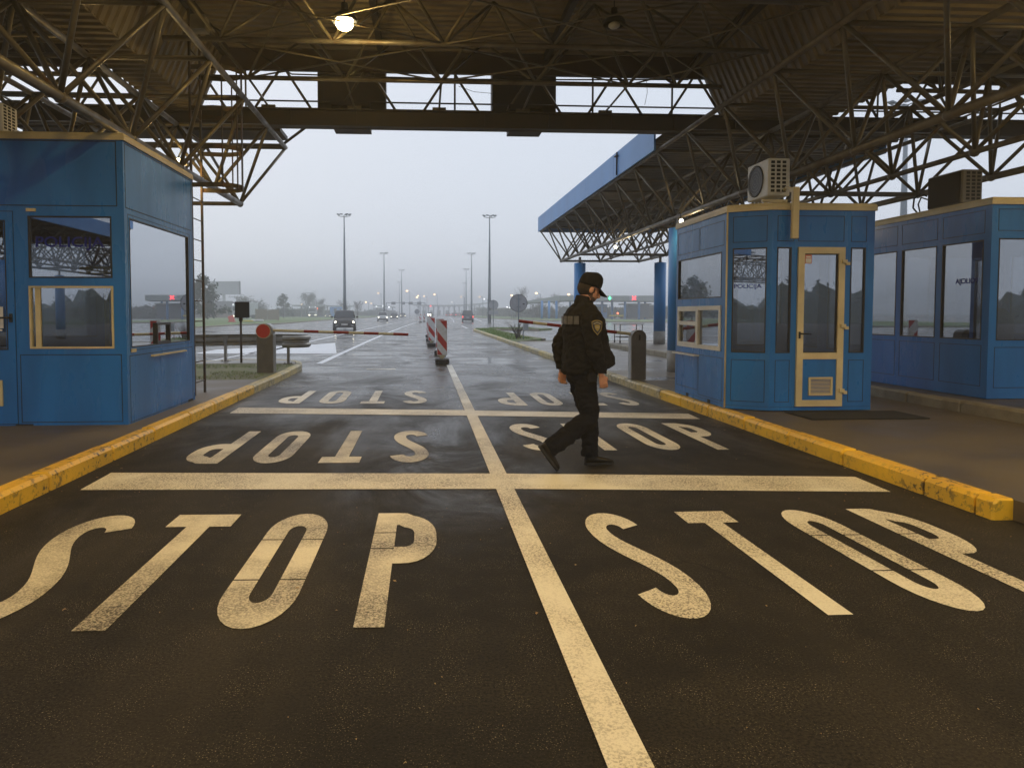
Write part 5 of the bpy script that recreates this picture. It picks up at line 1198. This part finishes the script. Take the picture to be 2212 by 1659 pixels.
def grey_canopy(name, label, x0, x1, y0, y1, z0, z1, cols, org):
    t_ = thing(name, org, label, 'canopy', None)
    g = MB(); g.prism([(x0, y0), (x1, y0), (x1, y1), (x0, y1)], z0, z1); g.build('roof', 'board_grey', t_)
    for x, y in cols: g = MB(); g.tube((x, y, 0), (x, y, z0 + .02), .26, 12); g.build('pillar', 'column_blue', t_)
    return t_
# flat roof on blue columns beyond the verge
cR = thing('side_canopy', (40, 150, 0), 'flat grey roof on blue columns with a green and a red lane signal', 'canopy', None)
g = MB(); rings = []
for x, y, za, zb_ in ((24.0, 190, 3.85, 4.0), (30.1, 150, 4.1, 5.25), (52.5, 150, 4.05, 5.28)): rings.append([(x, y, za), (x, y, zb_), (x + 4, y + 14, zb_), (x + 4, y + 14, za)])
g.loft(rings, smooth=False); g.build('roof', 'board_grey', cR)
for x, y in ((26.5, 152), (28.1, 152), (29.8, 152), (34.0, 157), (40.7, 154), (43.0, 154), (45.4, 152), (48.6, 152), (52, 158)):
    g = MB(); g.tube((x, y, 0), (x, y, 4.15), .27, 12); g.build('pillar', 'column_blue', cR)
for x in (41.27, 46.75):
    g = MB(); g.box((x - .1, 149.9, 4.72), (1.9, .25, .95), bev=.03); sg = g.build('signal_box', 'sign_back', cR)
    g = MB(); c = (x, 149.74, 4.72)
    if x < 44:
        g.add([(x - .12, 149.73, 5.1), (x + .12, 149.73, 5.1), (x + .12, 149.73, 4.75), (x + .38, 149.73, 4.75), (x, 149.73, 4.3), (x - .38, 149.73, 4.75), (x - .12, 149.73, 4.75)], [tuple(range(7))]); g.build('arrow', 'sig_green', sg)
    else:
        for a in (45, -45): g.box((x, 149.73, 4.72), (1.15, .04, .2), ry=R(a))
        g.build('cross', 'sig_red', sg)
kb = thing('kiosk', (40.5, 155, 0), 'glazed grey kiosk under the flat roof beneath the green signal', 'booth', 'kiosks under the flat roof')
g = MB(); g.box((41.0, 157, 1.8), (2.6, 3, 3.2), bev=.04); g.build('wall', 'blue_fascia', kb); g = MB(); g.box((41.0, 155.47, 2.2), (2.3, .04, 1.3)); g.build('window', 'car_glass', kb)
kb = thing('kiosk', (49.5, 155, 0), 'wide dark kiosk with an overhanging flat roof near the red signal', 'booth', 'kiosks under the flat roof')
g = MB(); g.box((49.8, 157.5, 1.8), (5.2, 3, 3.0), bev=.04); g.build('wall', 'car_grey', kb); g = MB(); g.box((49.3, 157.3, 3.45), (6.6, 4.2, .3)); g.build('roof', 'board_grey', kb)
wl_ = thing('warning_lamp', (42.6, 148, 0), 'orange warning lamp on a stand before a low yellow barrier', 'lamp')
g = MB(); g.tube((42.6, 148, 0), (42.6, 148, 1.2), .05, 6); g.box((42.6, 148, .3), (.8, .5, .25)); g.build('stand', 'paper', wl_); g = MB(); g.ball((42.6, 148, 1.35), .22, 10, 6); g.build('lamp', 'sig_orange', wl_)
yb_ = thing('low_barrier', (42, 147, 0), 'low yellow barrier under the grey flat roof', 'barrier')
g = MB(); g.box((42, 147, .85), (3.2, .1, .3)); g.build('board', 'yellow_plastic', yb_); g = MB(); g.tube((40.8, 147, 0), (40.8, 147, .75), .05, 6); g.tube((43.2, 147, 0), (43.2, 147, .75), .05, 6); g.build('leg', 'dark_steel', yb_)
# canopy across the road
cL = thing('side_canopy', (-37, 220, 0), 'low canopy with a red lane arrow across the road behind the verge', 'canopy', None)
g = MB(); g.prism([(-41.8, 220), (-31.4, 220), (-31.0, 234), (-41.6, 234)], 3.55, 3.95); g.prism([(-31.4, 222), (-23.6, 236), (-25, 240), (-31.0, 234)], 3.5, 3.85); g.build('roof', 'board_grey', cL)
for x in (-39.0, -35.2, -32.0, -30.8, -26): g = MB(); g.tube((x, 222, 0), (x, 222, 3.6), .2, 10); g.build('pillar', 'column_grey', cL)
g = MB(); g.add([(-35.1, 219.7, 3.05), (-34.1, 219.7, 3.05), (-34.1, 219.7, 3.35), (-33.4, 219.7, 2.85), (-34.1, 219.7, 2.4), (-34.1, 219.7, 2.7), (-35.1, 219.7, 2.7)], [tuple(range(7))]); g.build('arrow', 'sig_orange', cL)
kl = thing('kiosk', (-35.5, 224, 0), 'dark kiosk under the low canopy behind the waiting lorry', 'booth'); g = MB(); g.box((-35, 225.5, 1.6), (4.8, 3, 3.0)); g.build('wall', 'car_grey', kl); g = MB(); g.box((-34, 223.97, 2.1), (2.4, .04, 1)); g.build('window', 'car_glass', kl)
kl = thing('kiosk', (-28.3, 224, 0), 'blue kiosk with pale posts just past the low canopy', 'booth'); g = MB(); g.box((-28.3, 225.5, 1.7), (4.2, 3, 3.3)); g.build('wall', 'blue_fascia', kl); g = MB(); g.box((-28.6, 223.97, 2), (.9, .04, 1.6)); g.box((-26.9, 223.97, 2), (.5, .04, 1.6)); g.build('window', 'car_glass', kl)
# billboard, barn, panels, cones on the far verge
bb = thing('billboard', (-74, 260, 0), 'large blank billboard seen from behind on a single thick post', 'billboard')
g = MB(); g.box((-74.2, 260, 10.7), (12.2, .5, 4.9), rz=R(-8)); g.build('panel', 'board_grey', bb)
g = MB(); g.box((-68.25, 259.1, 10.7), (.35, .7, 5.0), rz=R(-8)); g.build('edge_frame', 'dark_steel', bb)
g = MB(); g.tube((-74.6, 261, 0), (-74.6, 261, 8.6), .6, 12); g.box((-70.8, 259.4, 7.3), (3.4, .8, .25), rz=R(-8)); g.tube((-70.2, 259.6, 7.3), (-70.2, 259.6, 8.4), .06, 5); g.tube((-72.2, 259.8, 7.3), (-72.2, 259.8, 8.4), .06, 5); g.build('post', 'board_grey', bb)
bn = thing('barn', (-53, 185, 0), 'low pinkish farm building with a dark hipped roof behind the verge', 'building')
g = MB(); g.bx(-58, -49.5, 183, 192, 0, 2.6); g.build('wall', 'wall_pink', bn)
g = MB(); g.add([(-59, 182, 2.5), (-48.7, 182, 2.5), (-48.7, 193, 2.5), (-59, 193, 2.5), (-56, 187.5, 4.6), (-51.5, 187.5, 4.6)], [(0, 1, 5, 4), (1, 2, 5), (2, 3, 4, 5), (3, 0, 4), (3, 2, 1, 0)]); g.build('roof', 'roof_dark', bn)
for x in (-56.5, -53.2, -50.8): g = MB(); g.bx(x - .5, x + .5, 182.9, 183, .9, 1.9); g.build('window', 'car_glass', bn)
pn = thing('panel_fence', (-25.5, 112, 0), 'beige corrugated panel fence on the far verge behind the barrier post', 'fence')
for i, (x0, x1, zt) in enumerate(((-27.0, -25.35, 2.05), (-25.15, -23.4, 1.95))):
    g = MB(); k = x0
    while k < x1: g.bx(k, k + .09, 112, 112.05 + .03 * (int(k * 20) % 2), .3, zt); k += .1
    g.build('panel', 'panel_beige', pn)
g = MB()
for x in (-27.05, -25.25, -23.35): g.bx(x - .04, x + .04, 111.95, 112.03, 0, 2.1)
g.build('post', 'panel_beige', pn)
pc = thing('road_cone', (-27.6, 100, .14), 'tilted faded red plastic barrier on the kerb of the far verge', 'barrier'); g = MB(); g.box((-27.6, 100, .62), (.8, .3, .9), ry=R(-18), bev=.08); g.box((-27.5, 100, .2), (1.1, .4, .14), bev=.03); g.build('body', 'red_plastic', pc)
pc.name = 'water_barrier'
for k, (x, y, m_, lb) in enumerate(((-24.4, 96, 'yellow_plastic', 'flat yellow kerb block on the far verge by the beige fence'), (-24.9, 104, 'paper', 'pale concrete block beside the flat yellow kerb block'), (-40, 102, 'paper', 'long pale concrete block under the lorry'), (-46.5, 104, 'paper', 'short pale concrete block behind the ladder'))):
    tag(MB().box((x, y, .32), (1.8 if k != 2 else 5, .5, .34 if k else .2), bev=.08).build('kerb_block', m_, org=(x, y, .14)), lb, 'block', 'blocks lying on the far verge')
# ------------------------------------------------------------ trees
def tree(kind, x, y, h, wd, label, seed, m_='leaf_dark', n=1500):
    rnd = random.Random(seed); nm = {'conifer': 'pine_tree', 'leafy': 'leafy_tree', 'bare': 'bare_tree'}[kind]
    t_ = thing(nm, (x, y, 0), label, 'tree', 'trees in the mist'); g = MB(); tips = []
    g.tube((x, y, -.1), (x + wd * .02, y, h * .5), h * .022, 8, h * .014); g.tube((x + wd * .02, y, h * .5), (x, y, h * .96), h * .014, 6, h * .004)
    nb = 34 if kind == 'conifer' else 26
    for k in range(nb):
        f = .12 + .84 * k / nb if kind == 'conifer' else rnd.uniform(.22, .8); a = rnd.uniform(0, 6.28); z0 = h * f
        if kind == 'conifer': L = wd * .5 * (1 - f) ** .75 * rnd.uniform(.65, 1.25) + .15; e = Vector((x + math.cos(a) * L, y + math.sin(a) * L, z0 + L * rnd.uniform(.0, .35)))
        else: L = wd * .5 * math.sin(math.pi * min(1, f * .95 + .08)) ** .6 * rnd.uniform(.5, 1.05); e = Vector((x + math.cos(a) * L, y + math.sin(a) * L, min(h, z0 + h * rnd.uniform(.1, .24))))
        p = Vector((x, y, z0)); g.tube(p, e, h * .008, 5, h * .002); tips.append((p, e))
        if kind == 'bare':
            for _ in range(9):
                q = p.lerp(e, rnd.uniform(.3, 1)); r_ = q + Vector((rnd.uniform(-1, 1), rnd.uniform(-1, 1), rnd.uniform(.3, 1.4))) * h * .07; g.tube(q, r_, h * .003, 4, .01)
                for _ in range(4): g.tube(r_, r_ + Vector((rnd.uniform(-1, 1), rnd.uniform(-1, 1), rnd.uniform(-.1, 1.2))) * h * .04, .012, 3, .006)
    g.build('trunk', 'bark' if kind != 'bare' else 'twig', t_)
    if kind != 'bare':
        g = MB()
        for _ in range(n):
            p, e = rnd.choice(tips); c = p.lerp(e, rnd.uniform(.25, 1.08)) + Vector([rnd.gauss(0, (.04 if kind == 'conifer' else .085) * wd) for _ in range(3)]); s_ = wd * rnd.uniform(.018, .05)
            u = Vector([rnd.uniform(-1, 1) for _ in range(3)]).normalized() * s_; v = Vector([rnd.uniform(-1, 1) for _ in range(3)]).normalized() * s_ * .6
            g.add([c - u, c + v, c + u, c - v], [(0, 1, 2, 3)])
        g.build('crown', m_, t_, fixn=False)
    return t_
tree('conifer', -34.6, 110, 7.2, 7.5, 'broad dark pine behind the ladder, overlapping the billboard', 1, n=2600)
tree('conifer', -36.4, 180, 6.4, 5.2, 'pointed pine standing alone beyond the guard rail', 2, n=2200)
tree('leafy', -38.4, 230, 8.4, 5.6, 'tall leafy tree rising behind the low canopy', 3, n=2000)
tree('leafy', -34.8, 232, 6.2, 4.6, 'lower leafy tree joined to the tall one behind the low canopy', 4, n=1500)
tree('leafy', -53, 205, 6.2, 6.5, 'reddish brown tree above the lorry and the beige fence', 5, 'leaf_olive', 1800)
tree('leafy', -48.5, 206, 5.2, 5, 'olive coloured tree beside the reddish brown one', 6, 'leaf_olive', 1300)
tree('leafy', -27.5, 240, 5.2, 4.2, 'small round tree past the end of the low canopy', 7, n=1100)
tree('bare', -16.8, 175, 4.6, 4.0, 'leafless bush between the off-roader and the white car', 8)
tree('bare', 33.0, 230, 10.5, 6.5, 'pale leafless tree behind the large round sign', 9)
tree('bare', 38.0, 225, 7.2, 6, 'shorter leafless tree beside the flat roof', 10)
tree('bare', 42, 215, 7.6, 5, 'leafless crown poking over the flat grey roof', 12)
tree('bare', -31, 260, 6.5, 5, 'faint leafless tree behind the first mast', 13)
def hedge(name, label, pts, h, dep, n, m1, seed):
    rnd = random.Random(seed); g = MB(); tot = 0; L = [((Vector(b) - Vector(a)).length) for a, b in zip(pts, pts[1:])]; S_ = sum(L)
    for _ in range(n):
        d = rnd.uniform(0, S_); i = 0
        while d > L[i]: d -= L[i]; i += 1
        a, b = Vector(pts[i]), Vector(pts[i + 1]); p = a.lerp(b, d / L[i]); hh = h * (.65 + .5 * noise.noise(Vector((p.x * .09, p.y * .09, seed))) + .25 * noise.noise(Vector((p.x * .4, p.y * .4, seed))))
        z = hh * rnd.random() ** .8; c = Vector((p.x + rnd.gauss(0, dep * .4), p.y + rnd.gauss(0, dep * .4), z)); s_ = rnd.uniform(.12, .5)
        g.mi = 0 if rnd.random() < .6 else 1
        u = Vector((rnd.uniform(-1, 1), rnd.uniform(-1, 1), rnd.uniform(-.4, 1))).normalized() * s_; v = Vector([rnd.uniform(-1, 1) for _ in range(3)]).normalized() * s_ * .35
        g.add([c - u, c + v, c + u, c - v], [(0, 1, 2, 3)])
    # dense twiggy core, its top broken by noise
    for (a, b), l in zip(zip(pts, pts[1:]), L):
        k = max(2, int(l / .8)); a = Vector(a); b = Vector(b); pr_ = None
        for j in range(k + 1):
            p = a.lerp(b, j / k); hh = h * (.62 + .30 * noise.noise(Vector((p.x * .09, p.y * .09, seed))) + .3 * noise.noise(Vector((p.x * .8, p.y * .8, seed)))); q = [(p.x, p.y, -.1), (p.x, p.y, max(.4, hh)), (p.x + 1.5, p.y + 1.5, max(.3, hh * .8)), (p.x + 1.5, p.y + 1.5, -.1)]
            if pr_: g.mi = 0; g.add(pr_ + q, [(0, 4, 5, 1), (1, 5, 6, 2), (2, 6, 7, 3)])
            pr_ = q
    return tag(g.build(name, [m1, 'twig'], fixn=False), label, 'hedge', kind='stuff')
hedge('undergrowth', 'grey-brown hedgerow and scrub running behind the far verge', [(-95, 190), (-60, 212), (-44, 228), (-40, 262), (-22, 300), (-16, 360)], 3.8, 4, 20000, 'leaf_dark', 1)
hedge('undergrowth', 'grey-brown scrub behind the flat roof on blue columns', [(26, 330), (30, 235), (34, 185), (60, 178), (100, 172), (150, 150)], 4.4, 4, 22000, 'leaf_olive', 2)
hedge('undergrowth', 'scrub and trees along the road behind the camera', [(-120, -30), (-70, -70), (0, -85), (80, -70), (140, -20)], 7, 4, 16000, 'leaf_dark', 3)
# wire fence beyond the far verge: posts
fn = thing('wire_fence', (-30, 150, 0), 'tall thin posts of a wire fence between the verge and the scrub', 'fence')
for k in range(11):
    g = MB(); x = -36 + k * 1.55; y = 170 + k * 2.2; g.tube((x, y, 0), (x, y, 3.0), .04, 5); g.build('post', 'pole_steel', fn)
g = MB()
for z in (.6, 1.4, 2.2, 2.9): g.tube((-36, 170, z), (-20.5, 192, z), .012, 4)
g.build('wire', 'pole_steel', fn)
# ------------------------------------------------------------ haze
hz_m = bpy.data.materials.new('haze'); hz_m.use_nodes = True; t = hz_m.node_tree; t.nodes.remove(t.nodes['Principled BSDF'])
pv = nd(t, 'ShaderNodeVolumePrincipled'); pv.inputs['Color'].default_value = (.93, .945, .97, 1); pv.inputs['Density'].default_value = HAZE
t.links.new(pv.outputs[0], t.nodes['Material Output'].inputs['Volume'])
M['haze'] = hz_m
g = MB(); g.bx(-500, 500, -140, 900, -1, 22); tag(g.build('haze', 'haze'), kind='stuff', label='pale drizzle haze filling the air', cat='haze')
